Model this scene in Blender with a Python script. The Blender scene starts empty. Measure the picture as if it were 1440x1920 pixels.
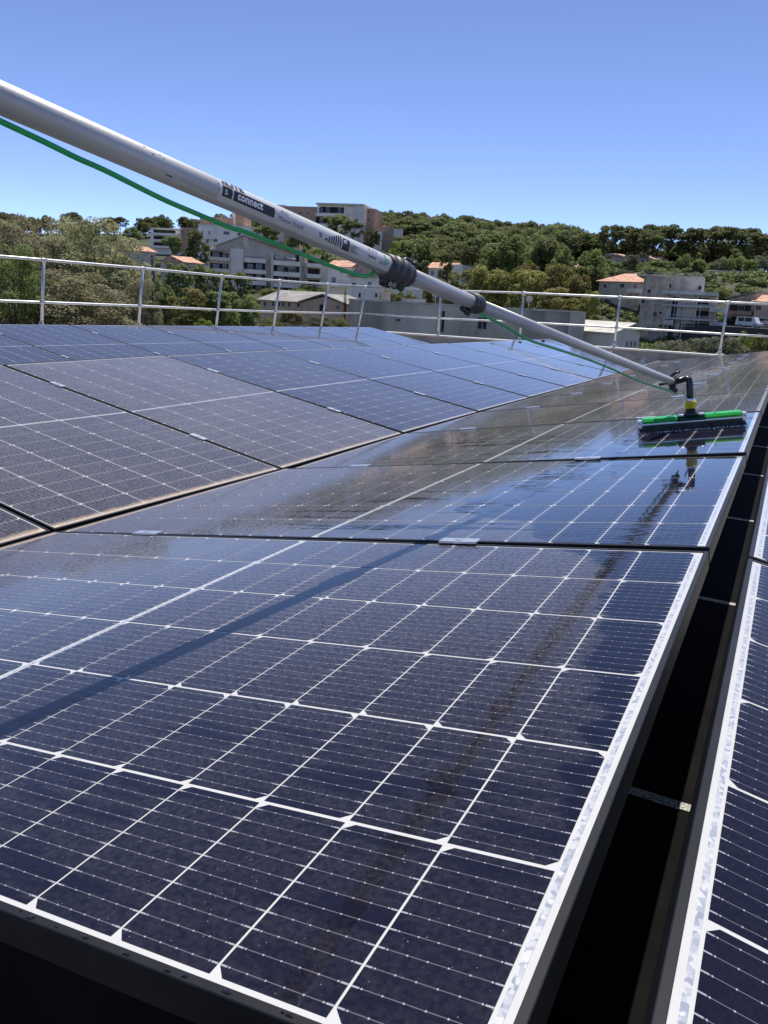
import bpy, bmesh, math, random
import numpy as np
from mathutils import Vector, Matrix
# ------------------------------------------------------------------ scene, camera, light
S = bpy.context.scene
COL = S.collection
CAM = np.array([1.7789, -1.4438, 0.6848])
ROT = np.array([[0.8846, 0.4633, 0.0528], [0.1680, -0.2109, -0.9630], [-0.4343, 0.8607, -0.2659]])
q = np.linalg.svd(ROT); ROT = q[0] @ q[2]
F = 1441.0
cam_d = bpy.data.cameras.new('camera'); cam = bpy.data.objects.new('camera', cam_d); COL.objects.link(cam)
cam_d.sensor_fit = 'VERTICAL'; cam_d.sensor_height = 36; cam_d.lens = F/1920*36
cam_d.clip_start = 0.02; cam_d.clip_end = 8000
M = Matrix(((*ROT[0],), (*(-ROT[1]),), (*(-ROT[2]),))).transposed().to_4x4()
M.translation = Vector(CAM); cam.matrix_world = M
S.camera = cam
S.render.resolution_x = 768; S.render.resolution_y = 1024
S.view_settings.view_transform = 'Standard'; S.view_settings.look = 'None'
S.view_settings.gamma = 1; S.view_settings.use_curve_mapping = False
S.view_settings.exposure = 0.8
SUN_EL, SUN_AZ = 67.5, -9.5          # degrees; azimuth from +Y towards +X
W_ = bpy.data.worlds.new('World'); S.world = W_; W_.use_nodes = True
nt = W_.node_tree; bg = nt.nodes['Background']
sky = nt.nodes.new('ShaderNodeTexSky'); sky.sky_type = 'NISHITA'; sky.sun_disc = False
sky.sun_elevation = math.radians(SUN_EL); sky.sun_rotation = math.radians(SUN_AZ)
sky.altitude = 3000; sky.air_density = 0.5; sky.dust_density = 0.0; sky.ozone_density = 3.0
tint = nt.nodes.new('ShaderNodeMix'); tint.data_type = 'RGBA'; tint.blend_type = 'MULTIPLY'; tint.inputs[0].default_value = 1
tint.inputs[7].default_value = (1.0, .915, .96, 1)
nt.links.new(sky.outputs[0], tint.inputs[6]); nt.links.new(tint.outputs[2], bg.inputs[0]); bg.inputs[1].default_value = 0.15
sd = bpy.data.lights.new('sun', 'SUN'); sd.energy = 3.5; sd.angle = math.radians(0.5); sd.color = (1, .95, .87)
so = bpy.data.objects.new('sun', sd); COL.objects.link(so)
e, a = math.radians(SUN_EL), math.radians(SUN_AZ)
sdir = Vector((math.cos(e)*math.sin(a), math.cos(e)*math.cos(a), math.sin(e)))
so.rotation_euler = sdir.to_track_quat('Z', 'Y').to_euler(); so.location = (0, 0, 50)

def ray(px, py): return ROT.T @ np.array([(px-720)/F, (py-960)/F, 1.0])
def at(px, py, D): return CAM + ray(px, py)*D          # a point seen at (px, py), D metres ahead
def hor(px): return 522.6 + 0.0549*px

# ------------------------------------------------------------------ helpers
def tag(o, label=None, cat=None, group=None, kind=None):
    if label: o['label'] = label
    if cat: o['category'] = cat
    if group: o['group'] = group
    if kind: o['kind'] = kind
    return o
def empty(name, loc=(0, 0, 0), rz=0.0):
    o = bpy.data.objects.new(name, None); COL.objects.link(o); o.location = loc; o.rotation_euler = (0, 0, rz)
    o.empty_display_size = .2
    return o
def add(name, me, parent=None, m=None):
    if m is not None and not me.materials: me.materials.append(m)
    o = bpy.data.objects.new(name, me); COL.objects.link(o)
    if parent: o.parent = parent
    return o
class MB:
    def __init__(s): s.v = []; s.f = []; s.sm = []
    def box(s, x0, x1, y0, y1, z0, z1, T=None):
        b = len(s.v)
        P = [(x0,y0,z0),(x1,y0,z0),(x1,y1,z0),(x0,y1,z0),(x0,y0,z1),(x1,y0,z1),(x1,y1,z1),(x0,y1,z1)]
        if T is not None: P = [tuple(T @ Vector(p)) for p in P]
        s.v += P
        for q_ in ((0,3,2,1),(4,5,6,7),(0,1,5,4),(1,2,6,5),(2,3,7,6),(3,0,4,7)): s.f.append([b+i for i in q_]); s.sm.append(False)
        return s
    def poly(s, pts, faces):
        b = len(s.v); s.v += [tuple(p) for p in pts]
        for q_ in faces: s.f.append([b+i for i in q_]); s.sm.append(False)
        return s
    def tube(s, pts, rad, n=12, cap=True, sm=True):
        pts = [Vector(p) for p in pts]
        if not hasattr(rad, '__len__'): rad = [rad]*len(pts)
        b = len(s.v); up = None
        for i, p in enumerate(pts):
            d = (pts[min(i+1, len(pts)-1)] - pts[max(i-1, 0)])
            if d.length < 1e-9: d = Vector((0, 0, 1))
            d.normalize()
            if up is None: up = d.orthogonal().normalized()
            else:
                up = (up - d*up.dot(d))
                up = up.normalized() if up.length > 1e-6 else d.orthogonal().normalized()
            w = d.cross(up)
            for k in range(n):
                an = 2*math.pi*k/n
                s.v.append(tuple(p + (up*math.cos(an) + w*math.sin(an))*rad[i]))
        for i in range(len(pts)-1):
            for k in range(n):
                s.f.append([b+i*n+k, b+i*n+(k+1) % n, b+(i+1)*n+(k+1) % n, b+(i+1)*n+k]); s.sm.append(sm)
        if cap:
            s.f.append([b+k for k in range(n)][::-1]); s.sm.append(False)
            s.f.append([b+(len(pts)-1)*n+k for k in range(n)]); s.sm.append(False)
        return s
    def mesh(s, name, m=None):
        me = bpy.data.meshes.new(name); me.from_pydata(s.v, [], s.f)
        me.polygons.foreach_set('use_smooth', s.sm); me.update()
        if m is not None: me.materials.append(m)
        return me
    def build(s, name, m, parent=None, bevel=0):
        me = s.mesh(name, m)
        if bevel:
            bm = bmesh.new(); bm.from_mesh(me)
            bmesh.ops.bevel(bm, geom=[e_ for e_ in bm.edges if len(e_.link_faces) == 2 and e_.calc_face_angle(0) > .5], offset=bevel, segments=2, affect='EDGES', profile=.7)
            bm.to_mesh(me); bm.free()
        return add(name, me, parent)

# ------------------------------------------------------------------ materials
def N(nt, t, **kw):
    n = nt.nodes.new(t)
    for k, v in kw.items(): setattr(n, k, v)
    return n
def mth(nt, op, a, b=None, c=None, clamp=False):
    n = nt.nodes.new('ShaderNodeMath'); n.operation = op; n.use_clamp = clamp
    for i, x in enumerate((a, b, c)):
        if x is None: continue
        if isinstance(x, (int, float)): n.inputs[i].default_value = x
        else: nt.links.new(x, n.inputs[i])
    return n.outputs[0]
def mixc(nt, fac, a, b):
    n = nt.nodes.new('ShaderNodeMix'); n.data_type = 'RGBA'
    for s_, x in ((0, fac), (6, a), (7, b)):
        if isinstance(x, (int, float)): n.inputs[s_].default_value = x
        elif isinstance(x, tuple): n.inputs[s_].default_value = (*x[:3], 1)
        else: nt.links.new(x, n.inputs[s_])
    return n.outputs[2]
def maprange(nt, v, a, b, c=0.0, d=1.0, smooth=True):
    n = nt.nodes.new('ShaderNodeMapRange'); n.interpolation_type = 'SMOOTHSTEP' if smooth else 'LINEAR'
    nt.links.new(v, n.inputs[0])
    for i, x in enumerate((a, b, c, d)): n.inputs[i+1].default_value = x
    return n.outputs[0]
def noise(nt, vec, scale, detail=3, rough=.5, stretch=None):
    if stretch:
        m = nt.nodes.new('ShaderNodeMapping'); m.inputs['Scale'].default_value = stretch
        nt.links.new(vec, m.inputs[0]); vec = m.outputs[0]
    n = nt.nodes.new('ShaderNodeTexNoise'); n.inputs['Scale'].default_value = scale
    n.inputs['Detail'].default_value = detail; n.inputs['Roughness'].default_value = rough
    nt.links.new(vec, n.inputs['Vector'])
    return n.outputs[0]
def mat(name, col, rough=.6, metal=0.0, var=0.15, vscale=2.0, bump=0.0, bscale=60, spec=.5, col2=None, coords='Object', streak=None, coat=0):
    m = bpy.data.materials.new(name); m.use_nodes = True; nt = m.node_tree
    p = nt.nodes['Principled BSDF']
    p.inputs['Roughness'].default_value = rough; p.inputs['Metallic'].default_value = metal
    p.inputs['Specular IOR Level'].default_value = spec; p.inputs['Coat Weight'].default_value = coat
    tc = nt.nodes.new('ShaderNodeTexCoord'); vec = tc.outputs[coords]
    if var or col2:
        n1 = noise(nt, vec, vscale, 5, .6, streak)
        f = maprange(nt, n1, .3, .7)
        c2 = col2 if col2 else tuple(max(0, c*(1-var*1.6)) for c in col)
        c1 = col if col2 else tuple(min(1, c*(1+var)) for c in col)
        nt.links.new(mixc(nt, f, c2, c1), p.inputs['Base Color'])
    else: p.inputs['Base Color'].default_value = (*col, 1)
    if bump:
        b = nt.nodes.new('ShaderNodeBump'); b.inputs['Strength'].default_value = bump; b.inputs['Distance'].default_value = .01
        nt.links.new(noise(nt, vec, bscale, 4), b.inputs['Height']); nt.links.new(b.outputs[0], p.inputs['Normal'])
    return m
CW, CH, CP, RP, GC = .0904, .1796, .0927, .1842, .0057     # cell size, pitches, half gap at the centre line
W, H, PIT = 1.722, 1.127, 1.1387
def pv_mat(name, kind):
    m = bpy.data.materials.new(name); m.use_nodes = True; nt = m.node_tree; L = nt.links
    p = nt.nodes['Principled BSDF']
    geo = N(nt, 'ShaderNodeNewGeometry'); P = geo.outputs['Position']
    sp = N(nt, 'ShaderNodeSeparateXYZ'); L.new(P, sp.inputs[0]); X, Y = sp.outputs[0], sp.outputs[1]
    at_ = N(nt, 'ShaderNodeAttribute', attribute_type='OBJECT', attribute_name='dust')
    dust0 = at_.outputs['Fac']
    nb = noise(nt, P, 2.2, 4, .55); nm = noise(nt, P, 14, 5, .65, (.6, 1.6, 1)); nf = noise(nt, P, 170, 4, .75)
    # washed zone of the row under the brush: everything to the right of a wavy line
    fc = N(nt, 'ShaderNodeFloatCurve'); cu = fc.mapping.curves[0]
    pts = [(-1.25, 1.80), (-1.0, 1.75), (-.77, 1.655), (-.6, 1.63), (-.42, 1.597), (-.22, 1.56), (-.05, 1.45), (.15, 1.33), (.36, 1.1), (.7, 1.11), (1.04, 1.18), (1.27, 1.2), (1.52, 1.27), (1.9, 1.4), (2.05, 1.6), (2.2, 1.8), (2.6, 1.9)]
    y0, y1 = -1.25, 2.6
    P2 = [((y-y0)/(y1-y0), x/2) for y, x in pts]
    cu.points[0].location = P2[0]; cu.points[1].location = P2[-1]
    for q_ in P2[1:-1]: cu.points.new(*q_)
    fc.mapping.update()
    L.new(maprange(nt, Y, y0, y1, 0, 1, False), fc.inputs['Value'])
    xb = mth(nt, 'MULTIPLY', fc.outputs[0], 2.0)
    nw = noise(nt, P, 5, 4, .6, (.7, 1.5, 1))
    edge = mth(nt, 'ADD', mth(nt, 'SUBTRACT', X, xb), mth(nt, 'MULTIPLY', mth(nt, 'SUBTRACT', nw, .5), .22))
    wet = maprange(nt, edge, -.006, .012)
    wet = mth(nt, 'MULTIPLY', wet, mth(nt, 'LESS_THAN', X, 1.74))
    # wet trickles on the near panel and below the brush, running down the slope
    ns = noise(nt, P, 3.2, 5, .68, (1.3, 6, 1))
    reg = mth(nt, 'MULTIPLY', maprange(nt, Y, -.66, -.86), maprange(nt, X, .7, 1.1))
    trick = mth(nt, 'MULTIPLY', maprange(nt, ns, .50, .62), mth(nt, 'MULTIPLY', reg, mth(nt, 'LESS_THAN', X, 1.74)))
    reg2 = mth(nt, 'MULTIPLY', maprange(nt, Y, 1.15, 1.3), mth(nt, 'MULTIPLY', maprange(nt, Y, 1.95, 1.75), maprange(nt, X, .25, .6)))
    reg2 = mth(nt, 'MULTIPLY', reg2, mth(nt, 'LESS_THAN', X, 1.74))
    trick2 = mth(nt, 'MULTIPLY', maprange(nt, noise(nt, P, 3.5, 3, .6, (.6, 8, 1)), .52, .55), reg2)
    reg3 = mth(nt, 'MULTIPLY', maprange(nt, Y, 0.0, .1), mth(nt, 'MULTIPLY', maprange(nt, Y, .75, .55), maprange(nt, X, .45, .9)))
    trick3 = mth(nt, 'MULTIPLY', maprange(nt, noise(nt, P, 2.6, 3, .6, (.5, 9, 1)), .56, .58), mth(nt, 'MULTIPLY', reg3, mth(nt, 'LESS_THAN', X, 1.74)))
    wet = mth(nt, 'MAXIMUM', mth(nt, 'MAXIMUM', wet, trick3), mth(nt, 'MAXIMUM', mth(nt, 'MULTIPLY', trick, .75), trick2))
    dv = mth(nt, 'MULTIPLY', dust0, mth(nt, 'ADD', .45, mth(nt, 'ADD', mth(nt, 'MULTIPLY', nb, .55), mth(nt, 'ADD', mth(nt, 'MULTIPLY', nm, .40), mth(nt, 'MULTIPLY', mth(nt, 'SUBTRACT', noise(nt, P, 4, 4, .6, (.5, 9, 1)), .35), .5)))))
    dv = mth(nt, 'MULTIPLY', dv, mth(nt, 'ADD', .1, mth(nt, 'MULTIPLY', maprange(nt, nf, .3, .75), 1.9)))
    dv = mth(nt, 'MULTIPLY', dv, mth(nt, 'MAXIMUM', maprange(nt, Y, -1.05, -.2, .42, 1.0), mth(nt, 'LESS_THAN', X, -.01)))
    # film of water residue in the washed zone, dried smears
    smear = maprange(nt, noise(nt, P, 7, 5, .7, (1, 2.5, 1)), .58, .72)
    dwet = mth(nt, 'MULTIPLY', smear, .05)
    d = mth(nt, 'ADD', mth(nt, 'MULTIPLY', dv, mth(nt, 'SUBTRACT', 1.0, wet)), mth(nt, 'MULTIPLY', dwet, wet))
    # silt gathered along the low edges by the valley
    ax = mth(nt, 'ABSOLUTE', X)
    silt = maprange(nt, mth(nt, 'ADD', ax, mth(nt, 'MULTIPLY', nm, .03)), .066, .040)
    silt = mth(nt, 'MULTIPLY', silt, mth(nt, 'ADD', .25, mth(nt, 'MULTIPLY', maprange(nt, Y, 3.2, .2), .75)))
    # thicker at grazing view: 1-(1-d)^(1/cos)
    lw = N(nt, 'ShaderNodeLayerWeight'); lw.inputs[0].default_value = .5
    cs = mth(nt, 'MAXIMUM', mth(nt, 'SUBTRACT', 1.0, lw.outputs['Facing']), .12)
    df = mth(nt, 'SUBTRACT', 1.0, mth(nt, 'POWER', mth(nt, 'SUBTRACT', 1.0, mth(nt, 'MULTIPLY', d, .10)), mth(nt, 'DIVIDE', 1.0, cs)))
    df = mth(nt, 'MINIMUM', df, .75)
    # specks of grit
    vo = N(nt, 'ShaderNodeTexVoronoi'); vo.inputs['Scale'].default_value = 260; vo.inputs['Randomness'].default_value = 1; L.new(P, vo.inputs['Vector'])
    wn = N(nt, 'ShaderNodeTexWhiteNoise'); L.new(vo.outputs['Color'], wn.inputs['Vector'])
    grit = mth(nt, 'MULTIPLY', mth(nt, 'LESS_THAN', vo.outputs['Distance'], mth(nt, 'MULTIPLY', mth(nt, 'POWER', wn.outputs['Value'], 7.0), .17)), mth(nt, 'GREATER_THAN', wn.outputs['Value'], .68))
    grit = mth(nt, 'MULTIPLY', grit, mth(nt, 'MULTIPLY', dust0, mth(nt, 'SUBTRACT', 1.0, mth(nt, 'MULTIPLY', wet, .85))))
    grit = mth(nt, 'MULTIPLY', grit, .6)
    if kind == 'cell':
        uv = N(nt, 'ShaderNodeUVMap'); su = N(nt, 'ShaderNodeSeparateXYZ'); L.new(uv.outputs[0], su.inputs[0])
        u, v = su.outputs[0], su.outputs[1]
        per = CH/10
        fr = mth(nt, 'ABSOLUTE', mth(nt, 'SUBTRACT', mth(nt, 'FRACT', mth(nt, 'DIVIDE', v, per)), .5))   # 0 at the busbar
        line = maprange(nt, fr, .026, .014)
        eu = mth(nt, 'MINIMUM', u, mth(nt, 'SUBTRACT', CW, u))
        dash = mth(nt, 'MULTIPLY', maprange(nt, fr, .05, .035), mth(nt, 'MULTIPLY', maprange(nt, eu, .0062, .0052), .7))
        pu = mth(nt, 'ABSOLUTE', mth(nt, 'SUBTRACT', mth(nt, 'FRACT', mth(nt, 'DIVIDE', u, CW/6)), .5))
        dot = mth(nt, 'MULTIPLY', maprange(nt, fr, .05, .035), mth(nt, 'MULTIPLY', maprange(nt, pu, .05, .035), .75))
        bus = mth(nt, 'MAXIMUM', mth(nt, 'MULTIPLY', line, .26), mth(nt, 'MAXIMUM', dash, dot))
        fing = mth(nt, 'MULTIPLY', mth(nt, 'PINGPONG', mth(nt, 'DIVIDE', u, .0013), .5), 1.0)
        cc = mixc(nt, fing, (.0055, .0055, .0135), (.008, .008, .019))
        base = mixc(nt, bus, cc, (.42, .42, .45))
    elif kind == 'sheet':
        base = mixc(nt, nm, (.46, .46, .455), (.54, .54, .53))
    else:
        vr = N(nt, 'ShaderNodeTexVoronoi'); vr.inputs['Scale'].default_value = 210; L.new(P, vr.inputs['Vector'])
        w2 = N(nt, 'ShaderNodeTexWhiteNoise'); L.new(vr.outputs['Color'], w2.inputs['Vector'])
        base = mixc(nt, w2.outputs['Value'], (.25, .27, .34), (.52, .53, .54))  # sky glints of the crinkled metal put into the colour as random flecks
    base = mixc(nt, grit, base, (.62, .60, .56))
    dcol = mixc(nt, nb, (.25, .235, .245), (.32, .305, .305))
    base = mixc(nt, df, base, dcol)
    base = mixc(nt, mth(nt, 'MULTIPLY', silt, .6), base, (.46, .34, .23))
    L.new(base, p.inputs['Base Color'])
    rg = mth(nt, 'ADD', .02, mth(nt, 'MULTIPLY', mth(nt, 'MINIMUM', d, 1.0), .16))
    rg = mth(nt, 'ADD', rg, mth(nt, 'MULTIPLY', silt, .4))
    L.new(rg, p.inputs['Roughness'])
    p.inputs['IOR'].default_value = 1.34
    # ripples in the water film
    rip = noise(nt, P, 11, 3, .6, (.55, 2.2, 1))
    b = N(nt, 'ShaderNodeBump'); b.inputs['Distance'].default_value = .004
    rm = mth(nt, 'MULTIPLY', wet, mth(nt, 'MULTIPLY', maprange(nt, noise(nt, P, 3, 2), .42, .6), .22))
    rm = mth(nt, 'ADD', rm, mth(nt, 'MULTIPLY', mth(nt, 'MULTIPLY', wet, maprange(nt, Y, 1.0, -.3)), .12))
    L.new(mth(nt, 'ADD', rm, .006), b.inputs['Strength']); L.new(rip, b.inputs['Height'])
    L.new(b.outputs[0], p.inputs['Normal'])
    return m
M_cell = pv_mat('solar_cell', 'cell'); M_sheet = pv_mat('white_backsheet_glass', 'sheet'); M_rib = pv_mat('ribbon_painted_glints', 'rib')
M_frame = mat('black_anodised_frame', (.013, .013, .014), .45, 0, .2, 9, spec=.25)
M_mat = mat('black_mat', (.005, .005, .005), .95, 0, .2, 9, spec=.1)
M_alu = mat('silver_aluminium', (.72, .72, .72), .32, .85, .08, 20)
M_galv = mat('galvanised_steel', (.52, .53, .54), .42, .7, .12, 6)
M_rubber = mat('black_rubber', (.012, .012, .013), .55, 0, .2, 12, .2, 90)
M_plast = mat('black_plastic', (.014, .014, .015), .32, 0, .1, 12)
M_grip = mat('dark_grey_plastic', (.045, .045, .05), .5, 0, .15, 30, .1, 300)
M_green = mat('green_rubber', (.03, .42, .06), .22, 0, .12, 25)
M_hose = mat('green_hose', (.01, .36, .085), .35, 0, .08, 10)
M_dgreen = mat('dark_green_plastic', (.004, .06, .03), .35, 0, .1, 10)
M_yel = mat('yellow_plastic', (.62, .47, .01), .35, 0, .1, 20)
M_pole = mat('brushed_aluminium_pole', (.44, .445, .45), .45, .3, .07, 6, .04, 300, streak=(1, 1, 1))
M_lab = mat('label_white', (.52, .53, .54), .42, .1, .03, 5)
M_ink = mat('black_ink', (.012, .012, .02), .4, 0, 0)
M_inkw = mat('white_ink', (.72, .73, .74), .4, 0, 0)
M_inkg = mat('green_ink', (.02, .30, .12), .4, 0, 0)
M_gravel = mat('roof_gravel', (.50, .47, .42), .9, 0, .4, 160, .8, 260)
M_coping = mat('painted_coping', (.55, .54, .50), .55, .1, .12, 3)
M_para = mat('parapet_render', (.26, .25, .23), .85, 0, .2, 2, .2, 40)

# ------------------------------------------------------------------ terrain
D_T = [0, 20, 60, 100, 130, 165, 190, 220, 250, 290, 340, 400, 480, 600, 1000, 1500]
Z_T = [-9.5, -9.5, -8, -7.5, -6.5, -5, -1, 4, 9, 16, 24, 28, 27, 22, 8, 0]
def ground_z(x, y):
    dx, dy = x-CAM[0], y-CAM[1]; r = math.hypot(dx, dy)
    fx, fy = ROT[2][0], ROT[2][1]; n = math.hypot(fx, fy); fx /= n; fy /= n
    ang = math.degrees(math.atan2(dx*fy-dy*fx, dx*fx+dy*fy))   # + to the right
    k = np.interp(ang, [-180, -60, -26, -15, -4, 3, 12, 22, 30, 60, 180], [.3, .45, .75, .95, 1.15, 1.1, 1.0, .95, .95, .7, .3])
    z = float(np.interp(r, D_T, Z_T))
    if z > -5: z = -5 + (z+5)*k
    if ang > 6 and 175 < r < 330:      # the right hand crest comes nearer
        z += float(np.interp(ang, [6, 14, 40], [0, 1, 1]))*float(np.interp(r, [175, 212, 260, 330], [0, 7.5, 5, 0]))
    if ang > 12 and r > 235: z += (min(z, 11.0)-z)*float(np.interp(ang, [12, 17], [0, 1]))
    z += .8*math.sin(x*.05)*math.cos(y*.043)*min(1, r/100)
    return z
def gmat():
    m = bpy.data.materials.new('dry_hillside'); m.use_nodes = True; nt = m.node_tree; p = nt.nodes['Principled BSDF']
    tc = N(nt, 'ShaderNodeTexCoord'); v = tc.outputs['Object']
    a = noise(nt, v, .03, 5, .6); b = noise(nt, v, .6, 5, .7)
    c = mixc(nt, maprange(nt, a, .4, .6), (.05, .055, .022), (.12, .105, .06))
    c = mixc(nt, maprange(nt, b, .3, .75), (.03, .035, .014), c)
    nt.links.new(c, p.inputs['Base Color']); p.inputs['Roughness'].default_value = .95
    return m
rs = [0, 10, 20, 35, 50, 65, 80, 95, 110, 125, 140, 155, 165, 175, 185, 195, 205, 215, 225, 235, 250, 265, 280, 300, 320, 345, 370, 400, 440, 480, 540, 600, 750, 1000, 1500]
v = []; f = []; NA = 120
for r in rs:
    for k in range(NA):
        an = 2*math.pi*k/NA; x = CAM[0]+r*math.cos(an); y = CAM[1]+r*math.sin(an); v.append((x, y, ground_z(x, y)))
for i in range(len(rs)-1):
    for k in range(NA): f.append([i*NA+k, i*NA+(k+1) % NA, (i+1)*NA+(k+1) % NA, (i+1)*NA+k][::-1] if False else [i*NA+k, (i+1)*NA+k, (i+1)*NA+(k+1) % NA, i*NA+(k+1) % NA])
me = bpy.data.meshes.new('ground'); me.from_pydata(v, [], f); me.materials.append(gmat())
me.polygons.foreach_set('use_smooth', [True]*len(f)); tag(add('ground', me), kind='structure')

# ------------------------------------------------------------------ the roof we stand on
FZ = -.158
def P3(px, py, D): p = at(px, py, D); return Vector(p)
# fence posts: (px, top py, depth)
FL = [(-170, 466), (82, 487), (268, 503), (416, 518), (525, 527), (615, 533), (686, 537)]
def fd_l(px): return .60*F/ (85.5 + (px-82)*(54.5-85.5)/(686-82))
def fd_r(px): return .60*F/ (54.5 + (px-686)*(64.0-54.5)/(1365-686))
FR = [(686, 537), (826, 545), (982, 549), (1163, 557), (1365, 567), (1600, 577)]
PL = [at(x, y, fd_l(x)) for x, y in FL]; PR = [at(x, y, fd_r(x)) for x, y in FR]
def linefit(P):
    P = np.array(P); c = P.mean(0); u = np.linalg.svd(P-c)[2][0]
    if u @ (P[-1]-P[0]) < 0: u = -u
    return c, u
cL, uL = linefit(PL[1:]); cR, uR = linefit(PR[:-1])
topz = .97
lean = .17
def fence(name, pts, c, u, inward, label, lean, first):
    root = empty(name, (float(pts[0][0]), float(pts[0][1]), 0)); tag(root, label, 'guard rail', 'guard rails round the roof edge')
    o = Vector(root.location)
    tops = []
    for p in pts:
        t = (p-c) @ u; qq = c+u*t; tops.append(Vector((p[0]*.7+qq[0]*.3, p[1]*.7+qq[1]*.3, p[2]*.7+qq[2]*.3)))
    inw = Vector((inward[0], inward[1], 0)).normalized()
    foots = [t - inw*lean*(.9) + Vector((0, 0, -.89)) for t in tops]
    for k, (t, b) in enumerate(zip(tops, foots)):
        if k < first: continue
        po = MB().tube([b-o, t-o], .021, 10).build('post', M_galv, root)
        dr = (tops[min(k+1, len(tops)-1)]-tops[max(k-1, 0)]).normalized()
        s = MB()
        s.tube([t-o-dr*.045, t-o-dr*.02, t-o+dr*.02, t-o+dr*.045], [.021, .027, .027, .021], 10)
        s.tube([t-o-Vector((0, 0, .05)), t-o+Vector((0, 0, .022))], [.026, .024], 10)
        s.build('rail_fitting', M_galv, po)
        mid = t.lerp(b, .61); s = MB()
        s.tube([mid-o-dr*.035, mid-o+dr*.035], .024, 10); s.build('rail_fitting', M_galv, po)
        s = MB(); s.box(-.06, .06, -.06, .06, -.004, .008, Matrix.Translation(b-o)); s.tube([b-o, b-o+(t-b).normalized()*.08], .03, 10)
        s.build('base_plate', M_galv, po)
    MB().tube([t-o for t in tops], .0195, 12).build('top_rail', M_galv, root)
    MB().tube([t.lerp(b, .61)-o for t, b in zip(tops, foots)], .0175, 12).build('middle_rail', M_galv, root)
    return tops, foots
cen = np.array([0, 4, 0])
def inward(c, u):
    n = np.array([-u[1], u[0], 0]); return n if n @ (cen-c) > 0 else -n
tL, fL = fence('guard_rail', PL, cL, uL, inward(cL, uL), 'galvanised guard rail with leaning posts along the left roof edge in front of trees', .17, 0)
PR2 = [np.array(tL[-1])]+[at(x, y, fd_r(x)) for x, y in FR[1:]]
tR, fR = fence('guard_rail', PR2, cR, uR, inward(cR, uR), 'galvanised guard rail crossing from photo centre to right in front of the buildings', .06, 1)
# parapet under the fences: coping + wall down to the slab, following the two fence lines
outl = [Vector((p.x, p.y, 0)) for p in fL] + [Vector((p.x, p.y, 0)) for p in fR[1:]]
zc = [p.z for p in fL]+[p.z for p in fR[1:]]
d0 = (outl[0]-outl[1]).normalized(); outl.insert(0, outl[0]+d0*9); zc.insert(0, zc[0])
d1 = (outl[-1]-outl[-2]).normalized(); outl.append(outl[-1]+d1*3); zc.append(zc[-1])
# straight roof corner points
# two fence lines crossing at the corner
Lseg = (fL[0], fL[-1]); Rseg = (fR[1], fR[-1])
def inter2(a, b, c, d):
    r = (b-a).to_2d(); s = (d-c).to_2d(); t = ((c-a).to_2d().cross(s))/r.cross(s) if abs(r.cross(s)) > 1e-6 else 1
    return a+(b-a)*t
corner = fL[-1].lerp(fR[0], .5)
Aend = corner+(fL[0]-corner).normalized()*26; Bend = corner+(fR[-1]-corner).normalized()*15
zz = float(np.mean([p.z for p in fR[1:5]]))
def wallrun(a, b, name, label):
    d = (b-a); d.z = 0; ln = d.length; ang = math.atan2(d.y, d.x)
    za, zb = a.z, b.z
    root = empty(name, (a.x, a.y, 0), ang); tag(root, label, 'parapet', 'parapet walls of the flat roof')
    n = 9
    s = MB(); s.box(0, ln, -.11, .11, -9.3, -.03, None); s.build('wall', M_para, root)
    for k in range(n):
        MB().box(ln*k/n+.004, ln*(k+1)/n-.004, -.16, .16, -.028, .0).build('coping_piece', M_coping, root, .004)
    root.location.z = zz-.006
    return root
wallrun(corner, Aend, 'parapet', 'low rendered parapet with pale coping under the left guard rail')
wallrun(corner+(Bend-corner).normalized()*.2, Bend, 'parapet', 'low rendered parapet with pale coping beyond the far panel ends')
s = MB(); A2 = Aend; B2 = Bend
pts = [corner, A2, A2+Vector((12, -16, 0)), Vector((10, -12, 0)), B2]
pts = [(p.x, p.y, FZ) for p in pts]
s.poly(pts+[(p[0], p[1], FZ-.3) for p in pts], [list(range(5))[::1], [9, 8, 7, 6, 5]]+[[i, i+5, (i+1) % 5+5, (i+1) % 5] for i in range(5)])
o = s.build('flat_roof', M_gravel); tag(o, kind='structure')
bm = bmesh.new(); bm.from_mesh(o.data); bmesh.ops.recalc_face_normals(bm, faces=bm.faces); bm.to_mesh(o.data); bm.free()

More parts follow.
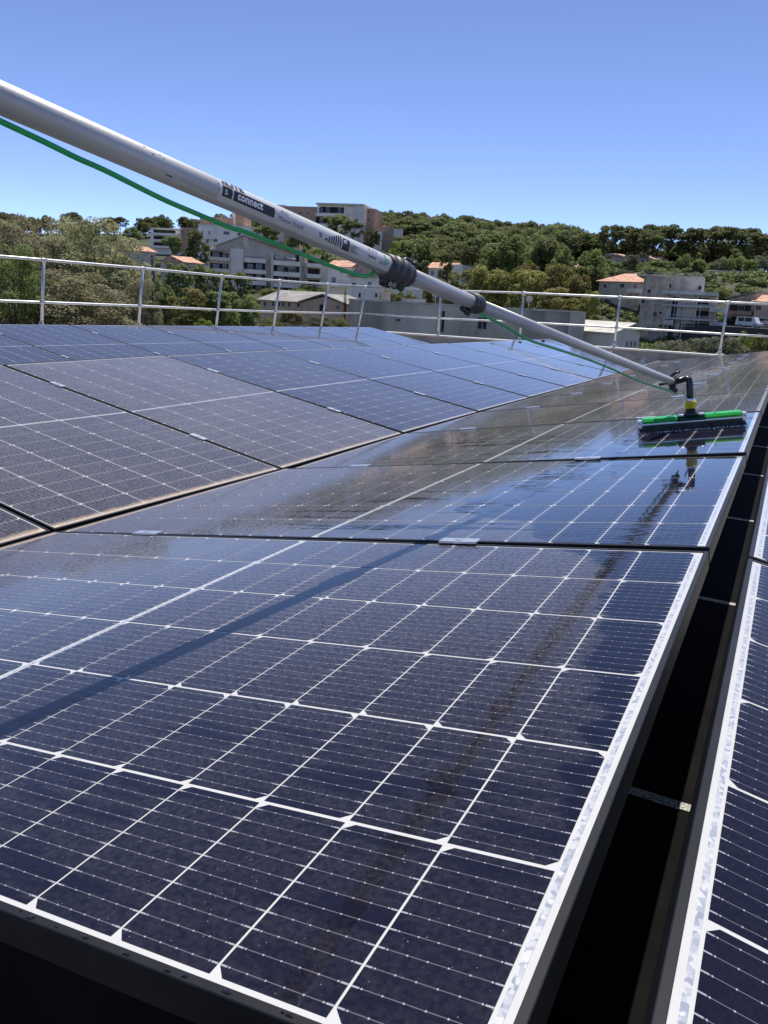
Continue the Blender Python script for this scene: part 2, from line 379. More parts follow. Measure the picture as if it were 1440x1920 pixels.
# ------------------------------------------------------------------ solar panels
T0 = .1661; G0 = .0088; XR = G0+W*math.cos(T0); ZR = W*math.sin(T0); RG = .065
sn = np.arange(-1, 14)
A_V = np.interp(sn, [-1, 0, 1, 2, 3, 14], [-.0044, .0042, -.010, -.0003, .0044, .004])
A_Z = np.interp(sn, [-1, 0, 1, 2, 3, 14], [-.0037, -.0029, .0077, .0258, .03, .03])
B_Z = np.interp(sn, [-1, 0, 1, 2, 3, 14], [0, 0, -.0087, -.004, -.009, -.085])
D_Z = np.interp(sn, [-1, 2, 14], [-.005, -.015, -.125])
def row_frame(row, n):
    """matrix of panel n (between seams n and n+1); local x up the slope, local y along the row"""
    i = n+1
    if row == 'A': vz, rz, x0, sx, y = A_V, A_Z, G0, 1, 1
    elif row == 'B': vz, rz, x0, sx, y = A_V, B_Z, -G0, -1, 1
    elif row == 'D': vz, rz, x0, sx = D_Z, D_Z, -(XR+RG+(XR-G0)+.02), -1
    elif row == 'R': vz, rz, x0, sx = A_Z*0, A_Z*0, XR+RG+XR-G0, -1
    lo = np.array([x0, 0, 0.0]); hi = np.array([x0+sx*(XR-G0), 0, ZR])
    c = []
    for base, zs in ((lo, vz), (hi, rz)):
        for k in (0, 1): c.append(base+np.array([0, (n+k)*PIT, zs[i+k]]))
    l0, l1, h0, h1 = c
    cen = (l0+l1+h0+h1)/4; ex = (h0+h1-l0-l1); ex /= np.linalg.norm(ex); ey = (l1+h1-l0-h0)*sx; ey -= ex*(ey@ex); ey /= np.linalg.norm(ey)
    ez = np.cross(ex, ey); low = cen-ex*W/2
    m = Matrix(((*ex,), (*ey,), (*ez,))).transposed().to_4x4(); m.translation = Vector(low)
    return m
LX, LY = .0080, .0080
s = MB(); zf = -.032
s.box(0, LX, -H/2, H/2, zf, 0); s.box(W-LX, W, -H/2, H/2, zf, 0)
s.box(LX, W-LX, -H/2, -H/2+LY, zf, -.0002); s.box(LX, W-LX, H/2-LY, H/2, zf, -.0002)
s.box(LX, .030, -H/2+LY, H/2-LY, zf, zf+.0015); s.box(W-.030, W-LX, -H/2+LY, H/2-LY, zf, zf+.0015)
me_frame = s.mesh('frame', M_frame)
bm = bmesh.new(); bm.from_mesh(me_frame); bmesh.ops.bevel(bm, geom=[e_ for e_ in bm.edges if e_.calc_face_angle(0) > .5], offset=.0008, segments=1, affect='EDGES'); bm.to_mesh(me_frame); bm.free()
s = MB(); s.box(LX, W-LX, -H/2+LY, H/2-LY, -.0065, -.0018); me_glass = s.mesh('glass', M_sheet)
s = MB(); s.box(-.0026, .0026, -H/2+.03, H/2-.03, -.0021, -.0012); me_rib = s.mesh('bus_ribbon', M_rib)
CHF = .0085
def cell_mesh(flip, parts):
    V = []; Fc = []; UV = []
    for cx, cy, fl in parts:
        b = len(V); w, h, c = CW, CH, CHF
        P = [(0, c), (c, 0), (w, 0), (w, h), (c, h), (0, h-c)]
        if fl: P = [(w-x, h-y) for x, y in P]
        for z in (-.0013, -.0020):
            for x, y in P: V.append((cx+x, cy+y, z))
        Fc.append([b+i for i in range(6)]); UV += [(x, y) for x, y in P]
        for i in range(6):
            j = (i+1) % 6; Fc.append([b+j, b+i, b+i+6, b+j+6]); UV += [P[j], P[i], P[i], P[j]]
    me = bpy.data.meshes.new('cell'); me.from_pydata(V, [], Fc); ul = me.uv_layers.new(name='UVMap')
    ul.data.foreach_set('uv', np.array(UV, dtype=np.float32).ravel()); me.materials.append(M_cell); me.update()
    return me
me_c = [cell_mesh(0, [(0, 0, 0)]), cell_mesh(0, [(0, 0, 1)])]
spots = []
for r in range(6):
    for k in range(18):
        x = W/2+(GC+k_*CP+(CP-CW)/2 if (k_ := k-9) >= 0 else -GC+k_*CP+(CP-CW)/2)
        y = (r-3)*RP+(RP-CH)/2
        spots.append((x, y, r % 2))
me_all = cell_mesh(0, spots)
def panel(row, n, label, dust, detail, group):
    root = empty('solar_panel'); root.matrix_world = row_frame(row, n); root.empty_display_size = .1
    tag(root, label, 'solar panel', group)
    add('frame', me_frame, root)
    g = add('glass', me_glass, root); g['dust'] = dust
    for x in (.0165, W/2, W-.0165):
        o = add('bus_ribbon', me_rib, root); o.location = (x, 0, 0); o['dust'] = dust*.5
    if detail:
        for x, y, fl in spots:
            o = add('cell', me_c[fl], root); o.location = (x, y, 0); o['dust'] = dust
    else:
        o = add('cells', me_all, root); o['dust'] = dust; o['kind'] = 'stuff'
    return root
ordn = ['nearest', 'second', 'third', 'fourth', 'fifth', 'sixth', 'seventh', 'eighth', 'ninth', 'tenth', 'farthest']
GA, GB, GD, GR = 'solar panels in the row being washed', 'solar panels in the row left of the brush row', 'solar panels in the far left row by the fence', 'solar panels beyond the dark gap on the right'
for n in range(-1, 10):
    k = n+1
    lab = {-1: 'largest foreground solar panel with the pole shadow and wet right edge', 0: 'solar panel with broad blue sky reflection, second in the washed row', 1: 'wet solar panel on which the green brush stands'}.get(n, 'dark reflecting solar panel behind the brush, %s from the camera in the washed row' % ordn[k])
    panel('A', n, lab, {-1: .50, 0: .50, 1: .42}.get(n, .45), n <= 2, GA)
for n in range(-1, 10):
    lab = {-1: 'solar panel of which only a dusty corner shows at the left photo edge', 0: 'dusty purple solar panel meeting the foreground panel at the valley corner', 1: 'dusty purple solar panel between two clamps, just left of the cleaned blue ones'}.get(n, 'cleaner blue solar panel, %s from the camera in the middle row' % ordn[n+1])
    panel('B', n, lab, {-1: 1.0, 0: 1.0, 1: 1.15, 2: .4}.get(n, .3), n <= 3, GB)
for n in range(2, 10):
    panel('D', n, 'blue solar panel by the left fence, %s from the left in the far row' % ordn[n-2], .3, False, GD)
panel('R', -1, 'blue solar panel in the lower right corner beyond the dark gap', .15, True, GR)
panel('R', 0, 'blue solar panel sliver at the right photo edge, behind the corner one', .15, True, GR)
# clamps over the seams
s = MB(); s.box(-.042, .042, -.0145, .0145, .0002, .0045); s.box(-.030, .030, -.004, .004, -.030, .0002); s.box(-.008, .008, -.006, .006, .0045, .0065)
me_cl = s.mesh('panel_clamp', M_alu)
def clamps(row, ns, label, group, fr=(.205, .72)):
    for n in ns:
        m1 = row_frame(row, n); m0 = row_frame(row, n-1)
        for fx in fr:
            o = add('panel_clamp', me_cl); m = m1.copy()
            sg = -1 if row == 'A' else 1
            p1 = m1 @ Vector((W*fx, sg*PIT/2, 0)); p0 = m0 @ Vector((W*fx, -sg*PIT/2, 0)); m.translation = (p0+p1)/2
            m.translation += (m.to_3x3() @ Vector((0, 0, 1)))*.001
            o.matrix_world = m; tag(o, label, 'clamp', group)
clamps('A', range(0, 10), 'small silver clamp on a seam of the washed panel row', 'clamps on the washed row')
clamps('B', range(0, 10), 'small silver clamp on a seam of the middle panel row', 'clamps on the middle row', (.26, .77))
clamps('D', range(3, 10), 'small silver clamp on a seam of the far left panel row', 'clamps on the far left row', (.26, .77))
# substructure: rails on the roof under each seam with a tall post at the ridge, black mats under the ridge gap
s = MB(); s.box(-3.3, XR-.08, -.02, .02, FZ+.012, FZ+.04)
for x in (-XR+.12, XR-.12): s.box(x-.022, x+.022, -.018, .018, FZ+.04, ZR-.05)
for x in (0,): s.box(-.03, .03, -.018, .018, FZ+.04, -.035)
me_sub = s.mesh('mounting_rail', M_frame)
for n in range(-1, 11):
    o = add('mounting_rail', me_sub); o.location = (0, n*PIT+.03 if n < 1 else n*PIT, 0); tag(o, 'black mounting rail lying under a seam between panels', 'mounting rail', 'mounting rails under the panels')
s = MB(); s.box(-.30, .36, -PIT/2+.012, PIT/2-.012, 0, .008); me_mat = s.mesh('rubber_mat', M_mat)
for n in range(-2, 9):
    o = add('rubber_mat', me_mat); o.location = (XR+RG/2-.05, -.14+PIT/2+n*PIT, FZ+.0005); tag(o, 'black mat on the roof in the narrow gap between the ridge edges', 'mat', 'black mats in the ridge gap')
s = MB(); s.box(-.25, .30, -.011, .011, 0, .010); me_js = s.mesh('sunlit_gravel_bar', mat('painted_sunlit_gravel', (.72, .66, .56), .9, 0, .5, 260, .9, 400))  # added bar; its pale colour stands for sun on the gravel joint
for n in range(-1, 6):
    o = add('sunlit_gravel_bar', me_js); o.location = (XR+RG/2-.05, -.14+n*PIT+.0, FZ+.0005); tag(o, 'added pale bar coloured as sunlit gravel between black mats down in the ridge gap, %s from the camera' % ['first', 'second', 'third', 'fourth', 'fifth', 'sixth', 'seventh'][n+1], 'strip', 'pale strips in the ridge gap')
# black wind plate closing the near end of the washed row
s = MB(); y = -1.128
s.poly([(-.1, y, FZ), (XR, y, FZ), (XR-.01, y, ZR-.036), (G0, y, -.037), (-.1, y, -.037)]+[(p[0], y+.003, p[2]) for p in [(-.1, 0, FZ), (XR, 0, FZ), (XR-.01, 0, ZR-.036), (G0, 0, -.037), (-.1, 0, -.037)]],
       [[0, 1, 2, 3, 4], [9, 8, 7, 6, 5]]+[[i, i+5, (i+1) % 5+5, (i+1) % 5] for i in range(5)])
o = s.build('wind_plate', M_mat); tag(o, 'black sheet closing the end below the foreground panel', 'wind plate')
s = MB(); s.box(-.6, 2.6, -1.9, -1.19, FZ+.001, FZ+.012); o = s.build('rubber_mat', M_mat, None); tag(o, 'black mat on the roof below the near edge of the foreground panel', 'mat')
s = MB(); s.box(1.02, 1.34, -1.42, -1.20, FZ+.013, FZ+.10); o = s.build('ballast_block', M_grip, None, .006); tag(o, 'dark ballast block in the lower left corner under the panel edge', 'block')

# ------------------------------------------------------------------ the water fed pole and brush
YA = [(-60, 157), (0, 183.5), (380, 349), (652, 467), (868, 560), (931, 585.4), (1160, 676.5), (1262, 716)]
def iz(x): return 1.155-(1.155-.331)/1262*x
def pp(px):
    y = np.interp(px, [a_ for a_, b_ in YA], [b_ for a_, b_ in YA])
    if px < -60: y = 157+(px+60)*.4417
    return Vector(at(px, y, 1/iz(px)))
# smooth the pole into straight telescoping tubes with a faint sag
def seg(a_, b_, n=6):
    return [pp(a_+(b_-a_)*i/n) for i in range(n+1)]
E_ = pp(1262)
pole = empty('telescopic_pole', E_); tag(pole, 'long silver telescopic pole with printed label reaching from upper left to the brush', 'pole')
rel = lambda L_: [Vector(p)-E_ for p in L_]
R1, R2, R3 = .0180, .0156, .0137
back = pp(0)+(pp(0)-pp(400)).normalized()*1.1
A0, A1 = pp(0), pp(700)
ax1 = (A1-A0).normalized()
pt1 = lambda px: A0+ax1*((pp(px)-A0).dot(ax1))          # first tube is perfectly straight
B0, B1 = pt1(715), pp(884); C0, C1 = pp(890), pp(1262)
MB().tube(rel([back, pt1(380), pt1(722)]), R1, 40).build('outer_tube', M_pole, pole)
MB().tube(rel([B0, B1]), R2, 36).build('middle_tube', M_pole, pole)
mid = C0.lerp(C1, .5)
MB().tube(rel([B1, C0.lerp(C1, .35)+(pp(1020)-C0.lerp(C1, .35)).normalized()*.0, C1]), R3, 32).build('inner_tube', M_pole, pole)
ts = 1
# frame for text wrapping on the outer tube
camv = Vector(CAM)
def wrap_frame(p, ax):
    tw = (camv-p); tw -= ax*tw.dot(ax); tw.normalize(); up = ax.cross(tw)*-1
    if up.z < 0: up = -up
    return tw, up
def wrap(pts2, off):          # (metres along from px 400 point, arc metres above the facing line)
    out = []
    o0 = pt1(400); tw, up = wrap_frame(pt1(560), ax1)
    for x, y in pts2:
        ph = y/R1; out.append(o0+ax1*x+(tw*math.cos(ph)+up*math.sin(ph))*(R1+off)-E_)
    return out
o400 = pt1(400)
def xa(px): return (pt1(px)-o400).dot(ax1)
def patch(name, px0, px1, ph0, ph1, m, off, n=8, taper=0):
    x0, x1 = xa(px0), xa(px1); y0, y1 = math.radians(ph0)*R1, math.radians(ph1)*R1
    s = MB(); P_ = []
    for i in range(n+1):
        y = y0+(y1-y0)*i/n
        P_ += [(x0, y), (x1, y)]
    s.poly(wrap(P_, off), [[2*i, 2*i+1, 2*i+3, 2*i+2] for i in range(n)])
    return s.build(name, m, pole)
def text(txt, px, ph, size, m, off, name='lettering', bold=0, sx=1.0):
    cu = bpy.data.curves.new('t', 'FONT'); cu.body = txt; cu.size = size; cu.resolution_u = 3; cu.offset = bold; cu.space_character = 1.05
    ob = bpy.data.objects.new('t', cu); COL.objects.link(ob)
    dg = bpy.context.evaluated_depsgraph_get(); dg.update(); tm = bpy.data.meshes.new_from_object(ob.evaluated_get(dg))
    bpy.data.objects.remove(ob)
    bm = bmesh.new(); bm.from_mesh(tm)
    for zc_ in np.arange(-size*.3, size*1.0, size/9):
        g_ = bm.verts[:]+bm.edges[:]+bm.faces[:]
        bmesh.ops.bisect_plane(bm, geom=g_, plane_co=(0, zc_, 0), plane_no=(0, 1, 0))
    x0 = xa(px); y0 = math.radians(ph)*R1
    vs = [v_ for v_ in bm.verts]; W2 = wrap([(x0+v_.co.x*sx, y0+v_.co.y) for v_ in vs], off)
    for v_, w_ in zip(vs, W2): v_.co = w_
    me = bpy.data.meshes.new(name); bm.to_mesh(me); bm.free(); me.materials.clear(); me.materials.append(m)
    bpy.data.meshes.remove(tm)
    return add(name, me, pole)
patch('label_film', 396, 718, -32, 100, M_lab, .00012, 24)
patch('label_line', 500, 712, -32.8, -32, M_grip, .00025, 1)
patch('logo_block', 402, 420.5, -5, 42, M_ink, .0003)
patch('logo_block', 423, 500, -5, 42, M_ink, .0003)
text('S', 406, 6, .0095, M_inkw, .0005, bold=.0002, sx=1.3)
text('connect', 430, 8, .0145, M_inkw, .0005, bold=.0006, sx=1.05)
text('nLITE', 402, 50, .0135, M_ink, .0004, bold=.0006, sx=1.3)
text('ALU', 511, 34, .0078, M_ink, .0004, bold=0, sx=1.2)
text('Master Pole®', 508, -3, .0092, M_ink, .0004, bold=0, sx=1.08)
text('6.63m', 583, 13, .0034, M_ink, .0004, bold=.0002); text('22ft', 585, 1, .0034, M_ink, .0004, bold=.0002)
patch('print_mark', 596, 600, -5, 8, M_ink, .0004, 2)
for i in range(6):
    patch('print_bar', 602+i*4.2, 604.4+i*4.2, -8, 20+i*8 if i < 5 else 55, M_ink, .0004, 6)
patch('logo_block', 628, 641, -14, 48, M_ink, .0003)
text('#3', 629.5, 22, .0085, M_inkw, .0005, bold=.0003)
for i in range(4):
    text(['Verlängerung', 'Extension', 'Rallonge', 'Allungamento'][i], 643, 26-i*11, .0034, M_ink, .0004, bold=.0001, sx=1.15)
text('100 PROZENT', 676, 8, .0036, M_ink, .0004, bold=.0002); text('ALU', 676, -4, .003, M_ink, .0004)
for i, px in enumerate((678, 685, 691)): patch('print_bar', px, px+1.2, 40, 62, M_ink, .0004, 4)
for i, px in enumerate((699, 703)): patch('print_bar', px, px+1.6, -6, 12, M_ink, .0004, 4)
patch('green_mark', 707, 709, -8, 62, M_inkg, .0004, 8)
text('nLITE', 709.5, 30, .004, M_inkg, .0004, bold=.0002); text('HF', 709.5, 4, .006, M_inkg, .0004, bold=.0003)
# scuffs on the tube
for px, ph, l_ in ((270, 40, 4), (284, 52, 3), (291, 40, 2), (300, -20, 12), (393, 38, 2.5), (394, 10, 2), (255, 60, 5)):
    patch('scuff', px, px+l_, ph, ph+5, M_grip, .0002, 2)
# big clamp (collars + lever) between outer and middle tube
def clamp_at(c, ax, r_out, ln, name, lever_up=True):
    tw, up = wrap_frame(c, ax)
    root = MB()
    L_ = [(-.5, .86), (-.47, 1.10), (-.30, 1.16), (-.27, 1.04), (-.22, 1.04), (-.19, 1.20), (-.05, 1.22), (-.02, 1.08), (.04, 1.06), (.08, 1.2), (.28, 1.16), (.33, .96), (.36, 1.10), (.47, 1.04), (.5, .75)]
    root.tube([Vector(c)+ax*ln*t_-E_ for t_, r_ in L_], [r_out*r_ for t_, r_ in L_], 36)
    o = root.build(name, M_grip, pole)
    return o, tw, up
ck, tw, up = clamp_at(pt1(744)-Vector((0,0,.0012)), (pp(760)-pp(722)).normalized(), R1*1.20, .080, 'clamp_collar')
axm = (pp(884)-pp(740)).normalized()
cc = pt1(747)-E_+Vector((0, 0, -.0030))
s = MB()   # lever on top
s.tube([cc+axm*-.005+up*.021, cc+axm*.006+up*.027, cc+axm*.024+up*.028, cc+axm*.034+up*.024], [.004, .0055, .0055, .005], 10)
s.tube([cc+axm*.030+up*.024-tw*.004, cc+axm*.040+up*.0235+tw*.006], .0075, 14)
s.build('clamp_lever', M_plast, pole)
s = MB()   # black hose bracket underneath
s.tube([cc-axm*.040-up*.018, cc-axm*.034-up*.026, cc-axm*.018-up*.026, cc-axm*.006-up*.019], [.007, .0095, .010, .006], 12)
s.tube([cc-axm*.012-up*.022-tw*.008, cc-axm*.012-up*.022+tw*.011], .006, 14)
s.build('hose_bracket', M_plast, pole)
for k in (0, 1):
    c_ = cc-axm*(.026-.013*k)-up*.0245+tw*.0125
    ring = [c_+(axm*math.cos(t_)+up*math.sin(t_))*.0036 for t_ in np.linspace(0, 2*math.pi, 15)]
    MB().tube(ring, .0008, 6, cap=False).build('steel_eyelet', M_alu, pole)
s = MB()
s.tube([cc-axm*.006-up*.021, cc+axm*.004-up*.027, cc+axm*.012-up*.0285], [.005, .0065, .003], 10)
s.tube([cc+axm*.018-up*.022, cc+axm*.018-up*.030], [.006, .0075], 12); s.tube([cc+axm*.030-up*.020, cc+axm*.024-up*.029], [.005, .007], 12)
s.build('green_thumbscrew', M_dgreen, pole)
# second clamp
c2 = pp(890)
ck2, tw2, up2 = clamp_at(c2, (pp(930)-pp(860)).normalized(), R2*1.2, .042, 'clamp_collar')
ax2 = (pp(930)-pp(860)).normalized(); cc2 = c2-E_
s = MB(); s.tube([cc2+ax2*.004+up2*.012+tw2*.010, cc2+ax2*.016+up2*.008+tw2*.014, cc2+ax2*.021-up2*.006+tw2*.014], [.005, .006, .004], 10)
s.tube([cc2-ax2*.044-up2*.0195, cc2-ax2*.030-up2*.0215, cc2-ax2*.006-up2*.020], [.005, .0065, .006], 10)
s.build('clamp_lever', M_plast, pole)
s = MB(); s.tube([cc2-ax2*.022-up2*.026, cc2-ax2*.010-up2*.027, cc2-ax2*.004-up2*.024], [.004, .0055, .004], 10); s.build('green_thumbscrew', M_dgreen, pole)
# the hose
HP = [(-220, 125), (-100, 180), (0, 227), (83, 266), (146, 297), (200, 321), (300, 371), (360, 397), (435, 428), (460, 435), (560, 474), (627, 501), (685, 518), (715, 508), (790, 526), (850, 556), (878, 575), (895, 585), (920, 598), (952, 614), (991, 637), (1049, 656), (1111, 677), (1164, 699), (1181, 707), (1220, 722), (1261, 734), (1268, 739)]
def hx(px): # depth of the hose: behind the pole where it passes the clamps
    return 1/iz(px)-.004+.026*float(np.interp(px, [683, 712, 872, 893], [0, 1, 1, 0]))
hp = [Vector(at(x, y, hx(x))) for x, y in HP]
def cr(P_, n=5):
    out = []
    for i in range(len(P_)-1):
        p0, p1, p2, p3 = P_[max(i-1, 0)], P_[i], P_[i+1], P_[min(i+2, len(P_)-1)]
        for k in range(n):
            t_ = k/n; out.append(.5*((2*p1)+(p2-p0)*t_+(2*p0-5*p1+4*p2-p3)*t_*t_+(3*p1-p0-3*p2+p3)*t_**3))
    return out+[P_[-1]]
o = MB().tube(cr(hp), .0035, 14).build('water_hose', M_hose); tag(o, 'thin green water hose slung along the underside of the silver pole', 'hose')
# the brush, standing on panel n=1 of row A
fm = row_frame('A', 1); nz = (fm.to_3x3() @ Vector((0, 0, 1))).normalized()
def on_panel(px, py):
    d_ = Vector(ray(px, py)); k = (fm.translation-Vector(CAM)).dot(nz)/d_.dot(nz); return Vector(CAM)+d_*k
bl, br = on_panel(1196, 814), on_panel(1402, 798)
ex = (br-bl).normalized(); ey = nz.cross(ex); LB = (br-bl).length
bm_ = Matrix(((*ex,), (*ey,), (*nz,))).transposed().to_4x4(); bm_.translation = (bl+br)/2+ey*.022
brush = empty('washing_brush'); brush.matrix_world = bm_; tag(brush, 'wet washing brush with bright green bumper and black bristles on the panel', 'brush')
hl = LB/2
s = MB(); s.box(-hl+.012, hl-.012, -.024, .024, .022, .036); s.build('channel_body', M_plast, brush, .002)
s = MB(); s.box(-hl+.012, hl-.012, -.0262, -.0225, .032, .0375); s.build('aluminium_edge', M_alu, brush, .0008)
for sx in (-1, 1):
    s = MB(); s.box(min(sx*(hl-.018), sx*(hl-.001)), max(sx*(hl-.018), sx*(hl-.001)), -.027, .027, .020, .052); s.build('end_cap', M_alu, brush, .005)
    MB().tube([(sx*(hl-.009), -.0285, .040), (sx*(hl-.009), -.024, .040)], .003, 10).build('screw', M_grip, brush)
s = MB()
prof = [(-.024, .036), (-.026, .046), (-.018, .056), (.018, .060), (.024, .050), (.024, .036)]
for x0, x1 in ((-hl+.020, -.052), (.052, hl-.020)):
    s = MB(); s.poly([(x0, a_, b_) for a_, b_ in prof]+[(x1, a_, b_) for a_, b_ in prof], [list(range(6))[::-1], list(range(6, 12))]+[[i, (i+1) % 6, (i+1) % 6+6, i+6] for i in range(6)])
    o = s.build('green_bumper', M_green, brush, .0025)
s = MB(); s.poly([(-.052, a_*1.12, b_*1.02-.001) for a_, b_ in prof]+[(.052, a_*1.12, b_*1.02-.001) for a_, b_ in prof], [list(range(6))[::-1], list(range(6, 12))]+[[i, (i+1) % 6, (i+1) % 6+6, i+6] for i in range(6)])
s.build('socket_block', M_dgreen, brush, .003)
for sx in (-1, 1):
    MB().tube([(sx*.036, -.018, .056), (sx*.036, -.018, .0635)], [.0135, .0115], 20).build('mounting_knob', M_alu, brush)
    MB().tube([(sx*.085, -.012, .059), (sx*.085, -.012, .0605)], .004, 12).build('rivet', M_plast, brush)
s = MB(); s.tube([(0, 0, .055), (0, 0, .068), (0, 0, .082)], [.036, .022, .017], 20); s.build('swivel_base', M_plast, brush)
s = MB(); s.tube([(0, 0, .082), (0, 0, .085), (0, 0, .100), (0, 0, .104), (0, 0, .112)], [.0175, .0185, .0195, .0215, .0205], 24); s.build('yellow_collar', M_yel, brush)
for k in range(3):
    an = k*2.1+.3; s = MB(); s.tube([(.0205*math.cos(an), .0205*math.sin(an), .086), (.0205*math.cos(an), .0205*math.sin(an), .110)], .003, 8); s.build('collar_rib', M_yel, brush)
s = MB(); s.tube([(0, 0, .112), (0, 0, .116), (0, 0, .122)], [.0185, .019, .0165], 24, cap=False); s.build('steel_ring', M_alu, brush)
inv = bm_.inverted(); pe = inv @ E_; axe = (inv.to_3x3() @ (pp(1262)-pp(1200)).normalized()).normalized()
zt = pe.z
s = MB(); s.tube([(0, 0, .106), (0, 0, zt*.72), (0, 0, zt-.012), (-.001, 0, zt+.004), (-.010, 0, zt+.010), tuple(pe+axe*.012+Vector((0, 0, .0))), tuple(pe-axe*.018)], [.015, .0135, .0125, .0125, .0115, .0125, .0145], 18); s.build('gooseneck', M_plast, brush)
s = MB()
dn = Vector((0, 0, -1))
s.tube([tuple(pe-axe*.024), tuple(pe-axe*.004), tuple(pe+axe*.002)], [.0175, .0185, .016], 20)
s.tube([tuple(pe-axe*.012+dn*.012), tuple(pe-axe*.012+dn*.042)], [.013, .010], 12)
s.tube([tuple(pe-axe*.012+dn*.030+Vector((-.010, 0, 0))), tuple(pe+dn*.034+Vector((.012, 0, 0)))], [.008, .009], 10)
s.build('pole_adapter', M_plast, brush)
s = MB(); s.tube([tuple(pe-axe*.014-dn*.012), tuple(pe+Vector((-.002, 0, .028))), tuple(pe+Vector((.012, 0, .034))), tuple(pe+Vector((.026, 0, .036)))], [.004, .005, .0055, .006], 8)
s.tube([tuple(pe+Vector((-.014, 0, .020))), tuple(pe+Vector((.008, 0, .030)))], .004, 8)
s.tube([tuple(pe+Vector((-.052, 0, -.006))), tuple(pe+Vector((-.030, 0, -.004))), tuple(pe+Vector((-.016, 0, -.004)))], [.006, .0045, .005], 8)
s.tube([tuple(pe+Vector((.006, 0, .030))), tuple(pe+Vector((.012, 0, -.006)))], .0018, 6)
s.build('adapter_lever', M_plast, brush)
s = MB(); s.tube([(-.010, -.014, .108), (-.016, -.010, .128), (-.026, -.002, zt-.036)], .0032, 8); s.build('jet_tube', mat('clear_tube', (.6, .6, .55), .2), brush)
rng = random.Random(5)
s = MB()
for i in range(1500):
    x = rng.uniform(-hl+.010, hl-.010); y = rng.uniform(-.024, .024)
    sp = .35; tx = x+(x/hl)*.010*rng.random()+rng.gauss(0, .003); ty = y+(y/.024)*.012*rng.random()+rng.gauss(0, .002)
    b = len(s.v); w = .0011
    s.v += [(x-w, y, .024), (x+w, y, .024), (tx+w*.6, ty, .0012), (tx-w*.6, ty, .0012)]; s.f.append([b, b+1, b+2, b+3]); s.sm.append(False)
s.box(-hl+.014, hl-.014, -.019, .019, .004, .024)
o = s.build('bristles', M_plast, brush); o['kind'] = 'stuff'
M_water = bpy.data.materials.new('water_drop'); M_water.use_nodes = True; p = M_water.node_tree.nodes['Principled BSDF']
p.inputs['Base Color'].default_value = (.8, .85, .9, 1); p.inputs['Roughness'].default_value = .03; p.inputs['Transmission Weight'].default_value = .6; p.inputs['IOR'].default_value = 1.33
s = MB()
for i in range(170):
    if i < 110: x, y, z0 = rng.uniform(-hl-.02, hl+.02), -.036+rng.gauss(0, .004), .0
    else: x, y, z0 = rng.choice((-1, 1))*rng.uniform(.07, hl-.03), rng.uniform(-.018, .012), .0555
    r_ = rng.uniform(.0008, .0024)
    s.tube([(x, y, z0), (x, y, z0+r_*.6), (x, y, z0+r_)], [r_, r_*.8, r_*.2], 6)
o = s.build('water_droplets', M_water); o.matrix_world = bm_; tag(o, 'water droplets and foam beading along the wet bristles of the brush', 'water', kind='stuff')
# water drops and stains on near frames
M_stain = mat('wet_stain', (.008, .008, .009), .12, 0, 0)
s = MB(); fmA = row_frame('A', -1)
def blob(m4, x, y, r_, z, k=12):
    c_ = [m4 @ Vector((x+r_*(1+.3*rng.uniform(-1, 1))*math.cos(2*math.pi*i/k)*1.6, y+r_*.8*(1+.3*rng.uniform(-1, 1))*math.sin(2*math.pi*i/k), z)) for i in range(k)]
    t_ = m4 @ Vector((x, y, z+.0006)); s.poly([t_]+c_, [[0, i+1, (i+1) % k+1] for i in range(k)])
for i in range(16): blob(fmA, rng.uniform(1.3, 1.7), -H/2+.004+rng.uniform(-.0015, .0015), rng.uniform(.0007, .0022), .00025)
o = s.build('water_stains', M_stain); tag(o, 'dark wet spots on the near frame edge of the foreground panel', 'water spots', kind='stuff')
# ------------------------------------------------------------------ buildings beyond the roof
M_wwall = mat('white_render', (.90, .80, .68), .85, 0, .08, .5)
M_gwall = mat('grey_render', (.58, .49, .40), .85, 0, .08, .5)
M_lgwall = mat('light_grey_render', (.70, .62, .52), .85, 0, .08, .5)
M_brown = mat('brown_brick', (.45, .29, .20), .9, 0, .12, .8)
M_peach = mat('peach_render', (.66, .45, .31), .88, 0, .1, .6)
M_beige = mat('beige_render', (.56, .48, .38), .88, 0, .12, .6)
M_tan = mat('bare_block', (.52, .41, .31), .9, 0, .25, .5)
M_conc = mat('raw_concrete', (.60, .53, .44), .9, 0, .25, .35, .3, 6)
M_conc2 = mat('weathered_concrete', (.50, .43, .34), .9, 0, .35, .18, .3, 5, streak=(1, 1, .25))
M_cslab = mat('pale_concrete', (.62, .58, .53), .85, 0, .15, .5)
M_terra = mat('terracotta_tiles', (.55, .30, .20), .85, 0, .3, 1.2, .4, 12)
M_terra2 = mat('pale_terracotta_tiles', (.52, .34, .26), .85, 0, .25, 1.0, .4, 12)
M_groof = mat('grey_roof_sheet', (.27, .25, .23), .8, 0, .25, .8)
M_croof = mat('cream_roof_sheet', (.50, .48, .42), .8, 0, .15, .8)
M_pane = mat('window_glass', (.025, .03, .036), .08, 0, 0)
M_fr = mat('window_frame', (.45, .45, .44), .6, 0, 0)
M_dk = mat('painted_recess_shade', (.03, .03, .032), .9, 0, .3, 1)
M_awn = mat('cream_awning', (.62, .55, .46), .8, 0, .1, 2)
M_rail = mat('dark_railing', (.10, .10, .11), .6, .2, 0)
M_carw = mat('white_car_paint', (.62, .63, .64), .25, 0, .04, 1, coat=.6)
M_carr = mat('silver_car_paint', (.35, .36, .37), .25, .4, .04, 1, coat=.6)

